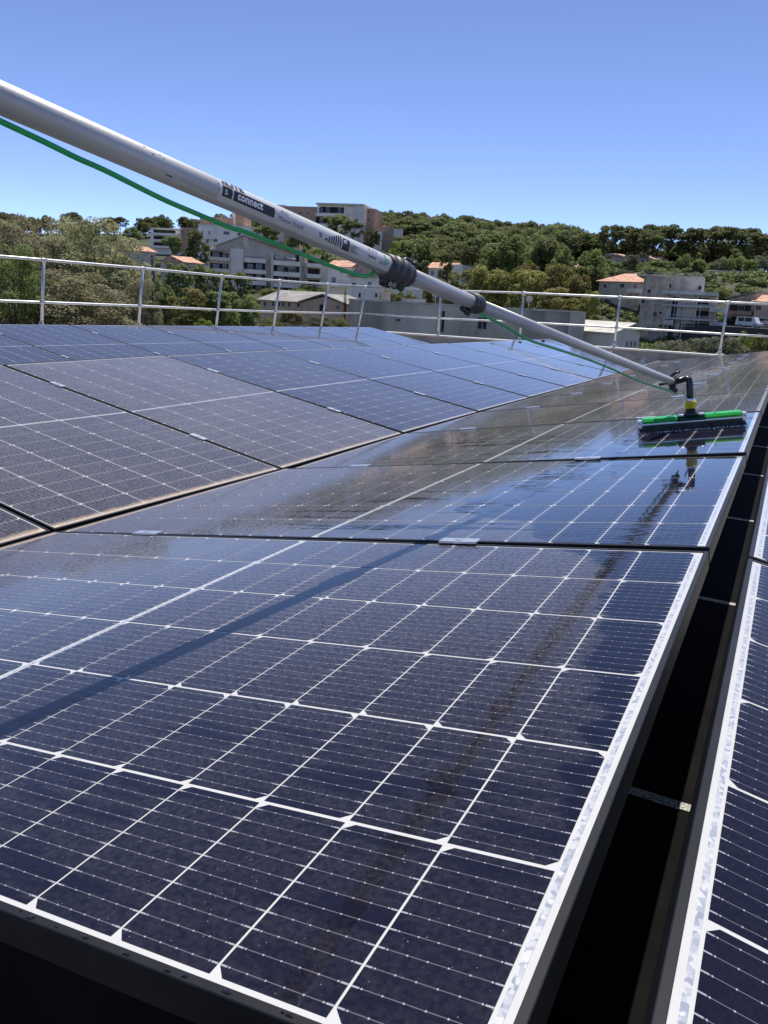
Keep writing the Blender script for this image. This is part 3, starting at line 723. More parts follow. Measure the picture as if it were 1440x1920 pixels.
class Bld:
    """a building whose front runs from pixel column pl (distance dl) to pr (dr)"""
    def __init__(s, name, label, cat, pl, dl, pr, dr, py, group=None, zb=None):
        a_ = at(pl, py, dl); b_ = at(pr, py, dr); s.a = a_; d = b_-a_; d[2] = 0; s.w = float(np.linalg.norm(d)); s.d = d/s.w
        s.n = np.array([-s.d[1], s.d[0], 0])                     # away from us
        if s.n @ (a_-CAM) < 0: s.n = -s.n
        c = a_+d/2
        s.zb = (min(ground_z(a_[0], a_[1]), ground_z(b_[0], b_[1]))-1.5) if zb is None else zb
        s.root = empty(name, (a_[0], a_[1], s.zb), math.atan2(s.d[1], s.d[0])); tag(s.root, label, cat, group)
    def loc(s, px, py, y=0.0):
        r = ray(px, py); k = ((s.a+s.n*y-CAM) @ s.n)/(r @ s.n); p = CAM+r*k
        return float((p-s.a) @ s.d), float(p[2]-s.zb)
    def rect(s, box, y=0.0):
        x0, y0, x1, y1 = box; xm = (x0+x1)/2; ym = (y0+y1)/2
        X0, _ = s.loc(x0, ym, y); X1, _ = s.loc(x1, ym, y); _, Z1 = s.loc(xm, y0, y); _, Z0 = s.loc(xm, y1, y)
        return X0, X1, Z0, Z1
    def wall(s, box, y0, y1, m, name='wall', base=False):
        X0, X1, Z0, Z1 = s.rect(box, y0)
        if base: Z0 = 0
        return MB().box(X0, X1, y0, y1, Z0, Z1).build(name, m, s.root)
    def bx(s, name, X0, X1, y0, y1, Z0, Z1, m): return MB().box(X0, X1, y0, y1, Z0, Z1).build(name, m, s.root)
    def win(s, box, y=0.0, fr=None, name='window', fw=.09, mull=True):
        X0, X1, Z0, Z1 = s.rect(box, y); f = MB()
        f.box(X0, X1, y-.05, y+.05, Z1-fw, Z1); f.box(X0-.06, X1+.06, y-.10, y+.05, Z0, Z0+fw)
        f.box(X0, X0+fw, y-.05, y+.05, Z0+fw, Z1-fw); f.box(X1-fw, X1, y-.05, y+.05, Z0+fw, Z1-fw)
        if mull: f.box((X0+X1)/2-.03, (X0+X1)/2+.03, y-.045, y+.05, Z0+fw, Z1-fw)
        o = f.build(name, fr or M_fr, s.root)
        MB().box(X0+fw, X1-fw, y-.02, y-.004, Z0+fw, Z1-fw).build('pane', M_pane, o)
        return o
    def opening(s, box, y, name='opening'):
        X0, X1, Z0, Z1 = s.rect(box, y); return MB().box(X0, X1, y-.012, y+.05, Z0, Z1).build(name, M_dk, s.root)  # flat dark panel on the wall; the recess shade is its colour
    def balcony(s, box, y0, y1, m, rail=False):
        """parapet box given in pixels on its front plane y0, slab back to y1"""
        X0, X1, Z0, Z1 = s.rect(box, y0); f = MB()
        f.box(X0, X1, y0, y1, Z0, Z0+.22)
        f.box(X0, X1, y0, y0+.12, Z0+.22, Z1); f.box(X0, X0+.12, y0+.12, y1, Z0+.22, Z1); f.box(X1-.12, X1, y0+.12, y1, Z0+.22, Z1)
        o = f.build('balcony', m, s.root)
        if rail:
            g = MB(); g.box(X0, X1, y0+.04, y0+.08, Z1+.35, Z1+.40)
            n = max(2, int((X1-X0)/.8))
            for i in range(n+1):
                x = X0+.03+(X1-X0-.06)*i/n; g.box(x-.02, x+.02, y0+.04, y0+.08, Z1, Z1+.35)
            g.build('railing', M_rail, o)
        return o
    def prism(s, name, X0, X1, y0, y1, Z0, Zr, m, axis='x', th=.18, hip=0):
        """gabled roof shell; ridge along local x or y"""
        if axis == 'x':
            ym = (y0+y1)/2; P_ = [(X0, y0, Z0), (X1, y0, Z0), (X1, y1, Z0), (X0, y1, Z0), (X0+hip, ym, Zr), (X1-hip, ym, Zr)]
            Fc = [[0, 1, 5, 4], [2, 3, 4, 5], [1, 2, 5], [3, 0, 4], [3, 2, 1, 0]]
        else:
            xm = (X0+X1)/2; P_ = [(X0, y0, Z0), (X1, y0, Z0), (X1, y1, Z0), (X0, y1, Z0), (xm, y0+hip, Zr), (xm, y1-hip, Zr)]
            Fc = [[0, 4, 5, 3], [1, 2, 5, 4], [0, 1, 4], [2, 3, 5], [3, 2, 1, 0]]
        return MB().poly(P_, Fc).build(name, m, s.root)

# -- white and brown block high on the hill
b = Bld('apartment_block', 'white and brown apartment block with flat roof highest above the printed pole', 'apartment block', 525, 275, 682, 268, 420)
b.wall((533, 387, 594, 470), 0, 12, M_brown, base=True)
b.wall((518, 384, 533, 470), 1.5, 10, M_lgwall, 'stair_tower', True)
b.wall((594, 383, 664, 470), -1.0, 12, M_wwall, base=True)
b.wall((664, 384, 682, 470), -2.6, 12.3, M_lgwall, 'side_wall', True)
b.wall((682, 391, 702, 470), 1.0, 11.8, M_brown, 'brown_wing', True)
b.wall((592, 381, 682.5, 384), -2.9, 12.6, M_lgwall, 'roof_edge')
for bxx in ((592, 400, 648, 405.5), (589, 420, 648, 425)): b.balcony(bxx, -3.0, -1.0, M_wwall, True)
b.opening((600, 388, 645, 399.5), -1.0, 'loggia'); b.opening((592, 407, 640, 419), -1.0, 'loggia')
for bxx in ((598, 389, 604, 400), (612, 389, 618, 399), (634, 390, 640, 399), (600, 408, 606, 419)): b.win(bxx, -1.06, mull=False)
for x in (547, 560, 574): b.win((x, 397, x+6, 402), 0, mull=False)
for y in (395, 410): b.win((690, y, 694, y+4), 1.0, mull=False)
# -- brown annex to the right of it
b = Bld('apartment_block', 'small brown block with white right end below the wooded hilltop', 'apartment block', 700, 262, 756, 262, 445)
b.wall((700, 425, 737, 470), 0, 9, M_brown, base=True); b.wall((737, 429, 755, 470), -.8, 9.2, M_lgwall, 'white_end', True)
b.wall((700, 435, 716, 470), -1.5, -.01, M_wwall, 'porch', True); b.opening((702, 440, 713, 455), -1.5)
for x in (719, 727): 
    for y in (440, 452): b.win((x, y, x+4, y+4.5), 0, mull=False)
b.wall((716, 422.5, 730, 425.5), 2, 6, M_terra, 'roof')
# -- white apartment complex left of it
b = Bld('apartment_block', 'long white apartment building with set back brown upper storey left of the hose', 'apartment block', 282, 245, 472, 240, 445)
b.wall((282, 429, 338, 470), 0, 10, M_wwall, base=True); b.wall((338, 427, 372, 470), 1, 10, M_brown, 'brown_middle', True)
b.wall((372, 423, 470, 470), -1, 11, M_wwall, 'wall', True); b.wall((375, 407, 437, 423), 2, 10, M_brown, 'upper_storey'); b.wall((437, 400, 458, 423), 2.5, 9.5, M_brown, 'stair_tower')
b.wall((371, 421.5, 471, 424), -1.3, 11.2, M_lgwall, 'roof_edge'); b.wall((435, 399, 441, 423), 2.2, 3.4, M_wwall, 'pilaster'); b.wall((281, 427.5, 339, 430), -.4, 10.3, M_lgwall, 'roof_edge')
for y in (437, 449, 461): b.balcony((286, y, 331, y+4), -1.7, 0, M_wwall); b.opening((288, y-6, 329, y), 0, 'loggia')
for bxx in ((378, 433, 381, 440), (391, 433, 394, 440), (419, 434, 430, 440), (400, 448, 408, 454), (386, 449, 392, 456), (445, 436, 452, 442)): b.win(bxx, -1.0, mull=False)
b.balcony((372, 444, 400, 448), -2.4, -1, M_wwall); b.balcony((400, 455, 440, 460), -2.6, -1, M_wwall)
# -- grey and white apartments, nearer
b = Bld('apartment_house', 'grey gabled apartment house with rows of white balconies behind the fence', 'apartment house', 380, 188, 650, 196, 520)
b.wall((432, 466, 456, 562), -.3, 9, M_wwall, 'white_wall', True)
b.wall((380, 467, 432, 562), 1.2, 8, M_wwall, 'left_wing', True)
X0, X1, Z0, Z1 = b.rect((405, 443, 510, 466), 0)
_, _, ZE, ZP = b.rect((405, 441, 457, 464), 0)
xl, _ = b.loc(404, 465, 0); xp, _ = b.loc(457, 443, 0); xr, zr_ = b.loc(552, 476, 0)
s = MB(); g_ = [(xl, ZE), (xp, ZP), (xr, zr_-.2), (xr, ZE-4), (xl, ZE-1)]
gp = [(x, -.1, z) for x, z in g_]+[(x, 9, z) for x, z in g_]
s.poly(gp, [[4, 3, 2, 1, 0], [5, 6, 7, 8, 9]]+[[i, (i+1) % 5, (i+1) % 5+5, i+5] for i in range(5)]); s.build('gable', M_gwall, b.root)
s = MB(); th = .35
rp = [(xp-.2, ZP+.05), (xr+.6, zr_-.1), (xr+.6, zr_+th-.1), (xp-.2, ZP+th)]
s.poly([(x, -1.0, z) for x, z in rp]+[(x, 9.6, z) for x, z in rp], [[0, 1, 2, 3], [7, 6, 5, 4]]+[[i, i+4, (i+1) % 4+4, (i+1) % 4] for i in range(4)]); s.build('roof', M_terra2, b.root)
s = MB(); rp = [(xl-.6, ZE-.1), (xp-.15, ZP+.05), (xp-.15, ZP+th), (xl-.6, ZE+th-.2)]
s.poly([(x, -.8, z) for x, z in rp]+[(x, 9.5, z) for x, z in rp], [[0, 1, 2, 3], [7, 6, 5, 4]]+[[i, i+4, (i+1) % 4+4, (i+1) % 4] for i in range(4)]); s.build('roof', M_lgwall, b.root)
b.wall((456, 464, 566, 562), .15, 9, M_gwall, 'grey_front', True)
b.wall((566, 478, 600, 562), 1.4, 9, M_gwall, 'right_wing', True); b.wall((600, 498, 618, 562), 1.0, 9, M_lgwall, 'end_bay', True)
b.wall((508, 474, 512, 562), -1.2, .14, M_lgwall, 'fin', True); b.wall((456, 443, 466, 464), -.5, .2, M_lgwall, 'chimney_wall')
for y in (484.5, 505.5, 526.5, 547):
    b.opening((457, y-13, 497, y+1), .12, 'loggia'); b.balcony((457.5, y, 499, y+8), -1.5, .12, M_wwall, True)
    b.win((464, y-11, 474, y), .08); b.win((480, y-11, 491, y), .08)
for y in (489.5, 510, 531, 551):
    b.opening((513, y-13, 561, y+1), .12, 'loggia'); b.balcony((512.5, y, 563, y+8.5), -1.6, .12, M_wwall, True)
    b.win((520, y-11, 532, y), .08); b.win((541, y-11, 555, y), .08)
for y in (494, 514, 535):
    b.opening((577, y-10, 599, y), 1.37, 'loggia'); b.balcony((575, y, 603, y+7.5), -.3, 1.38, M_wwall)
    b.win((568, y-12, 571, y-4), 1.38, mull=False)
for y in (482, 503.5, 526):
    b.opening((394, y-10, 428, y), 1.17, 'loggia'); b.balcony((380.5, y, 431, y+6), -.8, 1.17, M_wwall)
    b.win((399, y-9, 411, y), 1.13); b.win((417, y-9, 425, y), 1.13, mull=False)
b.win((457, 455, 465, 463), .08, mull=False)
for i, (x, y) in enumerate(((515, 476), (537, 476))):
    X0, X1, Z0, Z1 = b.rect((x, y, x+15, y+9), -1.6)
    MB().poly([(X0-.3, .1, Z1), (X1-.3, .1, Z1), (X1+.3, -1.7, Z0), (X0+.3, -1.7, Z0), (X0-.3, .1, Z1-.08), (X1-.3, .1, Z1-.08), (X1+.3, -1.7, Z0-.08), (X0+.3, -1.7, Z0-.08)], [[3, 2, 1, 0], [4, 5, 6, 7], [0, 1, 5, 4], [1, 2, 6, 5], [2, 3, 7, 6], [3, 0, 4, 7]]).build('awning', M_awn, b.root)
X0, X1, Z0, Z1 = b.rect((389, 468, 428, 473), -1.0); b.bx('awning', X0, X1, -1.2, 1.2, Z0+.5, Z0+.62, M_awn)
# -- small houses among the trees on the left
for lab, pl, pr, D, yr, ye, m_, rf in (('small house with orange tiled roof among trees left of the apartments', 248, 296, 160, 463, 472, M_beige, M_terra), ('low house with long pale tiled roof just left of the orange roof', 200, 246, 168, 465, 473, M_beige, M_terra2), ('small brown house with tiled roof half hidden below the white apartments', 345, 384, 150, 483, 494, M_tan, M_terra)):
    b = Bld('house', lab, 'house', pl, D, pr, D+4, ye, group='small houses in the trees on the left')
    X0, X1, Z0, Z1 = b.rect((pl, ye-1, pr, ye+22), 0)
    b.bx('wall', X0+.4, X1-.4, .4, 7.6, 0, Z1, m_); _, zr_ = b.loc((pl+pr)/2, yr, 4); b.prism('roof', X0, X1, 0, 8, Z1, max(zr_, Z1+.8), rf)
    b.win((pl+8, ye+6, pl+14, ye+13), .4); b.win((pr-14, ye+6, pr-8, ye+13), .4)
# -- white house with pink roof behind the connector
b = Bld('house', 'white gabled house with pinkish roof directly behind the pole clamp', 'house', 655, 150, 727, 142, 545)
X0, X1, Z0, Z1 = b.rect((655, 520, 727, 560), 0)
b.bx('wall', X0, X1, 0, 9, 0, Z1, M_wwall); _, zp = b.loc(672, 500, 0); b.prism('roof', X0-.5, X1+.5, -.5, 9.5, Z1, zp+1.2, M_terra2, 'y')
for x in (672, 703, 713, 722): b.win((x, 549, x+5, 558), 0, mull=False)
b.win((660, 530, 668, 536), 0); b.win((690, 528, 697, 534), 0)
b = Bld('house', 'white house with red tiled roof between the apartments and the gabled house', 'house', 612, 160, 662, 158, 505)
X0, X1, Z0, Z1 = b.rect((614, 500, 656, 540), 0); b.bx('wall', X0, X1, 0, 8, 0, Z1, M_wwall); _, zp = b.loc(634, 488, 4); b.prism('roof', X0-.5, X1+.5, -.5, 8.5, Z1, zp, M_terra)
b.balcony((612, 532, 650, 538), -1.5, 0, M_wwall); b.win((622, 520, 630, 530), 0); b.win((638, 505, 646, 512), 0)
# -- peach house
b = Bld('house', 'peach rendered house with grey low pitched roof and small dark windows', 'house', 488, 118, 567, 112, 575)
X0, X1, Z0, Z1 = b.rect((488, 564, 566, 600), 0)
b.bx('wall', X0, X1, 0, 9, 0, Z1, M_peach); _, zp = b.loc(540, 547, 4.5); b.prism('roof', X0-.5, X1+.4, -.5, 9.5, Z1, zp+.2, M_groof)
for x in (494, 510, 521, 529, 540, 557):
    w_ = 5 if x < 550 else 6; b.win((x, 565, x+w_, 574+(x-494)*.04), 0, mull=False)
b = Bld('house', 'peach gable end with brown door adjoining the grey roofed house', 'house', 567, 112, 645, 110, 580)
X0, X1, Z0, Z1 = b.rect((567, 568, 645, 605), 0); b.bx('wall', X0, X1, 0, 10, 0, Z1, M_peach)
_, zp = b.loc(606, 553, 0); b.prism('gable', X0+.02, X1-.02, .02, 9.9, Z1, zp-.25, M_peach, 'y'); 
s = MB(); xm = (X0+X1)/2
for sx, xe in ((-1, X0-.5), (1, X1+.6)):
    s.poly([(xe, -.5, Z1-.15), (xm, -.5, zp), (xm, 10.2, zp), (xe, 10.2, Z1-.15), (xe, -.5, Z1+.05), (xm, -.5, zp+.2), (xm, 10.2, zp+.2), (xe, 10.2, Z1+.05)], [[0, 1, 2, 3], [7, 6, 5, 4], [0, 4, 5, 1], [3, 2, 6, 7], [0, 3, 7, 4]])
s.build('roof', M_groof, b.root)
b.opening((599, 571, 610, 583), 0, 'door'); b.win((630, 572, 637, 580), 0)
# -- long weathered concrete building
b = Bld('concrete_hall', 'long low weathered concrete hall with flat roof behind the fence', 'hall', 653, 88, 1067, 84, 575)
X0, X1, Z0, _ = b.rect((653, 567, 1067, 640), 0); _, za = b.loc(653, 565.5, 0); _, zb_ = b.loc(1067, 582, 0); zt = (za+zb_)/2
b.bx('wall', X0, X1, 0, 14, 0, zt, M_conc2); b.bx('roof_edge', X0-.1, X1+.05, -.12, .3, zt-.02, zt+.16, M_conc)
n = 9
for k in range(n): b.bx('roof_edge', X0+(X1-X0)*k/n+.02, X0+(X1-X0)*(k+1)/n-.02, .3, 13.9, zt-.02, zt+.06, M_groof)
b.win((741, 588, 752, 593), 0); b.win((741, 596, 752, 604), 0); b.opening((828, 583, 833, 622), 0, 'slot')
b.win((895, 594, 914, 618), 0, fw=.07); b.win((1000, 600, 1010, 612), 0)
b.wall((1068, 584, 1096, 640), -.25, 14.2, M_beige, 'end_wall', True); b.wall((1066.5, 583, 1069, 640), -.3, .02, M_cslab, 'corner_pilaster', True)
for px, py in ((965, 572), (815, 566)):
    pass
def on_roof(name, label, cat, px, y, build, group=None):
    X, _ = b.loc(px, 575, y); p = s_world(b, X, y, zt+.06); r = empty(name, p, b.root.rotation_euler.z); tag(r, label, cat, group); build(r); return r
def s_world(b, X, y, z):
    p = b.a+b.d*X+b.n*y; return (p[0], p[1], b.zb+z)
def dish(r):
    MB().tube([(0, 0, 0), (0, 0, 1.1)], .04, 8).build('mast', M_galv, r)
    s = MB(); s.tube([(0, -.22, 1.12), (0, -.14, 1.12), (0, -.06, 1.12), (0, -.02, 1.12)], [.40, .36, .24, .02], 20, cap=False); s.build('dish', M_gwall, r)
    MB().tube([(0, -.1, .8), (0, -.62, 1.1)], .02, 6).build('feed_arm', M_galv, r)
on_roof('satellite_dish', 'round grey satellite dish on the concrete hall roof, right one', 'satellite dish', 991, 3, dish, 'satellite dishes on the hall')
on_roof('satellite_dish', 'round grey satellite dish on the concrete hall roof, just right of the pole clamp', 'satellite dish', 815, 3, dish, 'satellite dishes on the hall')
def chim(r): MB().box(-.5, .5, -.4, .4, 0, 1.0).box(-.6, .6, -.5, .5, 1.0, 1.12).build('stack', M_beige, r); MB().tube([(0, 0, 1.12), (0, 0, 1.5)], .15, 8).build('pot', M_terra, r)
on_roof('chimney', 'small chimney on the concrete hall roof left of the dish', 'chimney', 722, 4, chim)
def vent(r): MB().box(-1.4, 1.4, -.6, .6, 0, .45).build('housing', M_conc, r); MB().box(-1.5, 1.5, -.7, .7, .45, .52).build('lid', M_groof, r)
on_roof('roof_vent', 'long low vent box on the concrete hall roof', 'roof vent', 775, 6, vent)
# -- white gabled shed
b = Bld('shed', 'white gabled shed with cream roof just beyond the parapet', 'shed', 1142, 84, 1200, 91, 640)
X0, X1, Z0, Z1 = b.rect((1142, 622, 1198, 660), 0); b.bx('wall', X0, X1, 0, 9, 0, Z1, M_lgwall)
_, zp = b.loc(1185, 608, 0); s = MB(); xm = X0+(X1-X0)*.62
b.poly = MB().poly([(X0, 0, Z1), (X1, 0, Z1), (xm, 0, zp), (X0, 9, Z1), (X1, 9, Z1), (xm, 9, zp)], [[0, 1, 2], [5, 4, 3], [0, 2, 5, 3], [1, 4, 5, 2]]).build('gable', M_lgwall, b.root)
for xe in (X0-.6, X1+.6):
    q_ = [(xe, -.7, Z1-.25), (xm, -.7, zp+.03), (xm, 9.5, zp+.03), (xe, 9.5, Z1-.25)]
    MB().poly(q_+[(x, y, z+.16) for x, y, z in q_], [[0, 1, 2, 3], [7, 6, 5, 4], [0, 4, 5, 1], [3, 2, 6, 7], [0, 3, 7, 4], [1, 5, 6, 2]]).build('roof', M_croof, b.root)
for x in (1173, 1181, 1188): b.win((x, 639, x+4, 651), 0, mull=False)
# -- villa
b = Bld('house', 'pale villa with orange tiled hip roof left of the concrete shell', 'house', 1120, 180, 1202, 172, 535)
X0, X1, Z0, Z1 = b.rect((1122, 528, 1200, 560), 0); b.bx('wall', X0, X1, 0, 10, 0, Z1, M_beige)
_, zp = b.loc(1165, 513, 5); b.prism('roof', X0-.7, X1+.7, -.7, 10.7, Z1, zp, M_terra, hip=4)
b.win((1163, 532, 1171, 540), 0); b.win((1188, 533, 1194, 543), 0, mull=False); b.win((1132, 533, 1138, 540), 0, mull=False)
b.balcony((1176, 541, 1199, 549), -1.6, 0, M_wwall, True)
# -- concrete building under construction
b = Bld('concrete_building', 'unfinished grey concrete building with bare floors and brown stair tower', 'building', 1193, 158, 1345, 152, 600)
b.wall((1196, 517, 1243, 700), 0, 12, M_tan, 'stair_tower', True); b.wall((1194, 514, 1245, 518), -.3, 12.3, M_conc, 'roof_edge')
b.wall((1245, 519.5, 1318, 549), 2, 11, M_conc, 'top_storey'); b.wall((1243, 517.5, 1320, 520.5), 1.7, 11.3, M_cslab, 'roof_edge')
b.wall((1243, 552, 1298, 700), .4, 12, M_conc, 'wall', True); b.wall((1298, 555, 1335, 700), 1.2, 12, M_conc2, 'recess_wall', True)
b.wall((1240, 546, 1346, 552), -.8, 12.2, M_cslab, 'floor_slab')
for y in (573, 597, 621, 643): b.wall((1240, y, 1347, y+3.2), -.5, 1.25, M_cslab, 'floor_slab')
b.opening((1256, 556, 1266, 642), .37, 'stair_shaft')
for y in (559, 583, 607, 630): b.opening((1303, y, 1329, y+12), 1.18); b.opening((1236, y+2, 1241, y+6), -.02)
for x, y in ((1214, 543), (1203, 562), (1225, 585), (1252, 532), (1309, 536)): b.opening((x, y, x+6, y+7), -.02 if y != 532 and y != 536 else 1.98)
for y in (578, 604): b.balcony((1330, y, 1362, y+7), -1.5, 4, M_cslab)
b.balcony((1244, 600, 1262, 609), -1.3, .4, M_cslab)
for x in (1240, 1275, 1297, 1334): b.wall((x, 552, x+2, 700), -.3, .5, M_cslab, 'column', True)
s = MB()
for x in (1205, 1222, 1262, 1285, 1310):
    X, _ = b.loc(x, 600, -1.2); s.box(X-.04, X+.04, -1.24, -1.16, 4, 14)
for z in (5, 7, 9, 11, 13, 15):
    Xa, _ = b.loc(1200, 600, -1.2); Xb, _ = b.loc(1335, 600, -1.2); s.box(Xa, Xb, -1.15, -1.09, z, z+.06)
s.build('scaffold_poles', M_galv, b.root)
# -- house at the right edge, terrace wall, vehicles
b = Bld('house', 'peach house with brown gable and balcony at the right photo edge', 'house', 1362, 165, 1470, 158, 585)
b.wall((1362, 560, 1414, 625), 0, 10, M_tan, 'wall', True); b.wall((1412, 566, 1475, 625), -1.5, 9, M_peach, 'front_wing', True)
X0, X1, Z0, Z1 = b.rect((1362, 561, 1414, 600), 0); _, zp = b.loc(1413, 549, 0)
q_ = [(X0-.6, -.5, Z1), (X1, -.5, zp), (X1, 10.5, zp), (X0-.6, 10.5, Z1)]
MB().poly(q_+[(x, y, z+.25) for x, y, z in q_], [[0, 1, 2, 3], [7, 6, 5, 4], [0, 4, 5, 1], [3, 2, 6, 7], [0, 3, 7, 4], [1, 5, 6, 2]]).build('roof', M_groof, b.root)
MB().poly([(X0, 0, Z1-.02), (X1, 0, Z1-.02), (X1, 0, zp-.02), (X0, 9.9, Z1-.02), (X1, 9.9, Z1-.02), (X1, 9.9, zp-.02)], [[0, 1, 2], [5, 4, 3], [0, 2, 5, 3], [1, 4, 5, 2]]).build('gable', M_tan, b.root)
X0, X1, Z0, Z1 = b.rect((1410, 566, 1478, 600), -1.5); _, zp = b.loc(1440, 553, 3); b.prism('roof', X0-.4, X1, -2, 9.5, Z1, zp, M_terra)
b.opening((1368, 572, 1408, 583), 0, 'loggia'); b.balcony((1366, 583, 1409, 590), -1.6, 0, M_brown, True); b.opening((1370, 594, 1405, 612), 0, 'garage')
b.win((1417, 573, 1428, 582), -1.5); b.win((1384, 572, 1396, 583), -.03)
b = Bld('terrace_wall', 'long grey retaining building under the crest pines at the right', 'building', 1316, 200, 1416, 196, 515)
b.wall((1316, 509, 1415, 530), 0, 6, M_lgwall, base=True); b.wall((1314, 507.5, 1417, 510), -.4, 6.4, M_conc, 'roof'); b.opening((1400, 514, 1408, 518), 0); b.wall((1318, 509, 1345, 530), -1.2, -.01, M_conc2, 'annex', True)
b = Bld('house', 'low tan house behind pine trunks on the right crest', 'house', 1144, 214, 1245, 214, 490)
b.wall((1146, 484, 1243, 504), 0, 7, M_peach, base=True); X0, X1, Z0, Z1 = b.rect((1144, 484, 1245, 500), 0); b.prism('roof', X0-.5, X1+.5, -.6, 7.6, Z1, Z1+1.1, M_terra2)
for x in (1155, 1176, 1200, 1225): b.win((x, 487, x+8, 493), 0)
b = Bld('house', 'small low house with pale roof in the trees right of centre', 'house', 1062, 205, 1092, 205, 503)
b.wall((1064, 501, 1090, 515), 0, 6, M_beige, base=True); X0, X1, Z0, Z1 = b.rect((1062, 501, 1092, 510), 0); b.prism('roof', X0, X1, -.5, 6.5, Z1, Z1+1, M_terra2); b.win((1070, 503, 1076, 508), 0)
b = Bld('house', 'white house with orange roof in the trees right of the pole clamp', 'house', 800, 186, 866, 182, 510)
b.wall((803, 502, 862, 535), 0, 8, M_wwall, base=True); X0, X1, Z0, Z1 = b.rect((800, 503, 850, 520), 0); _, zp = b.loc(825, 492, 4); b.prism('roof', X0-.4, X1, -.7, 8.6, Z1, zp, M_terra)
b.wall((846, 496, 866, 535), -.5, 8.5, M_wwall, 'gable_wing', True)
for x in (808, 820, 836): b.win((x, 508, x+6, 516), 0)
def car(name, label, cat, px, py, D, ang, body_m, van):
    p = at(px, py, D); r = empty(name, (p[0], p[1], p[2]), ang); tag(r, label, cat)
    l = 2.4; h1, h2 = (1.0, 1.95) if van else (.8, 1.42)
    prof = [(-l, .35), (-l, h1+.1), (-l+.15, h2), (l-1.3 if van else l-1.9, h2), (l-.7 if van else l-1.1, h1), (l-.05, h1-.18), (l, .35)]
    n = len(prof)
    MB().poly([(x, -.85, z) for x, z in prof]+[(x, .85, z) for x, z in prof], [list(range(n)), list(range(n, 2*n))[::-1]]+[[(i+1) % n, i, i+n, (i+1) % n+n] for i in range(n)]).build('body', body_m, r, .04)
    for x in (-1.5, 1.5):
        for y in (-.86, .72):
            w = MB().tube([(x, y, .33), (x, y+.14, .33)], .33, 16).build('wheel', M_rubber, r); MB().tube([(x, y-.012, .33), (x, y+.152, .33)], .18, 12).build('rim', M_galv, w)
    for x0, x1 in ((-1.9, -.75), (-.6, .75)) if van else ((-1.5, -.3), (-.2, .7)):
        MB().box(x0, x1, -.868, -.85, h1+.08, h2-.12).box(x0, x1, .85, .868, h1+.08, h2-.12).build('side_window', M_pane, r)
for nm, lab, ct, px, py, van, m_ in (('parked_van', 'white van parked beneath the house at the right photo edge', 'van', 1404, 614, True, M_carw), ('parked_car', 'silver car parked right of the white van', 'car', 1441, 611, False, M_carr)):
    D = 148; p = at(px, py, D); 
    car(nm, lab, ct, px, py, D, -.42, m_, van)
pv = at(1410, 614.5, 148); s = MB(); s.box(-14, 14, -4, 8, -8, -.01); s.build('road', mat('asphalt', (.06, .06, .06), .9), None).location = Vector(pv)
bpy.context.scene.collection.objects['road'].rotation_euler.z = -.42; tag(bpy.context.scene.collection.objects['road'], kind='structure')

# ------------------------------------------------------------------ trees
def leafmat(name, c1, c2, tr=.25, scale=.5):
    m = bpy.data.materials.new(name); m.use_nodes = True; nt = m.node_tree; p = nt.nodes['Principled BSDF']
    tc = N(nt, 'ShaderNodeTexCoord'); oi = N(nt, 'ShaderNodeObjectInfo'); g = N(nt, 'ShaderNodeNewGeometry')
    a = noise(nt, tc.outputs['Object'], scale, 3)
    f = mth(nt, 'ADD', mth(nt, 'MULTIPLY', maprange(nt, a, .35, .65), .5), mth(nt, 'MULTIPLY', g.outputs['Random Per Island'], .5))
    c = mixc(nt, f, c1, c2)
    h = N(nt, 'ShaderNodeHueSaturation'); nt.links.new(c, h.inputs['Color'])
    nt.links.new(mth(nt, 'ADD', .47, mth(nt, 'MULTIPLY', oi.outputs['Random'], .05)), h.inputs['Hue'])
    nt.links.new(mth(nt, 'ADD', .7, mth(nt, 'MULTIPLY', oi.outputs['Random'], .6)), h.inputs['Value'])
    nt.links.new(h.outputs[0], p.inputs['Base Color']); p.inputs['Roughness'].default_value = .6; p.inputs['Specular IOR Level'].default_value = .2
    tl = N(nt, 'ShaderNodeBsdfTranslucent'); nt.links.new(h.outputs[0], tl.inputs[0]); mx = N(nt, 'ShaderNodeMixShader'); mx.inputs[0].default_value = tr
    out = nt.nodes['Material Output']; nt.links.new(p.outputs[0], mx.inputs[1]); nt.links.new(tl.outputs[0], mx.inputs[2]); nt.links.new(mx.outputs[0], out.inputs[0])
    return m
L_pine = leafmat('pine_needles', (.115, .14, .048), (.24, .265, .105), .5)
L_oliv = leafmat('olive_green_needles', (.17, .165, .045), (.33, .31, .11), .5)
L_broad = leafmat('broad_leaves', (.13, .175, .055), (.27, .33, .11), .5)
L_near = leafmat('grey_green_leaves', (.24, .25, .11), (.50, .49, .28), .45, .8)
L_brig = leafmat('bright_leaves', (.10, .14, .02), (.22, .26, .04), .4)
L_cyp = leafmat('cypress_needles', (.02, .03, .012), (.05, .06, .025), .2)
L_grey = leafmat('silvery_leaves', (.12, .13, .075), (.24, .25, .16), .4)
M_bark = mat('bark', (.10, .075, .055), .95, 0, .3, 3, .5, 20)
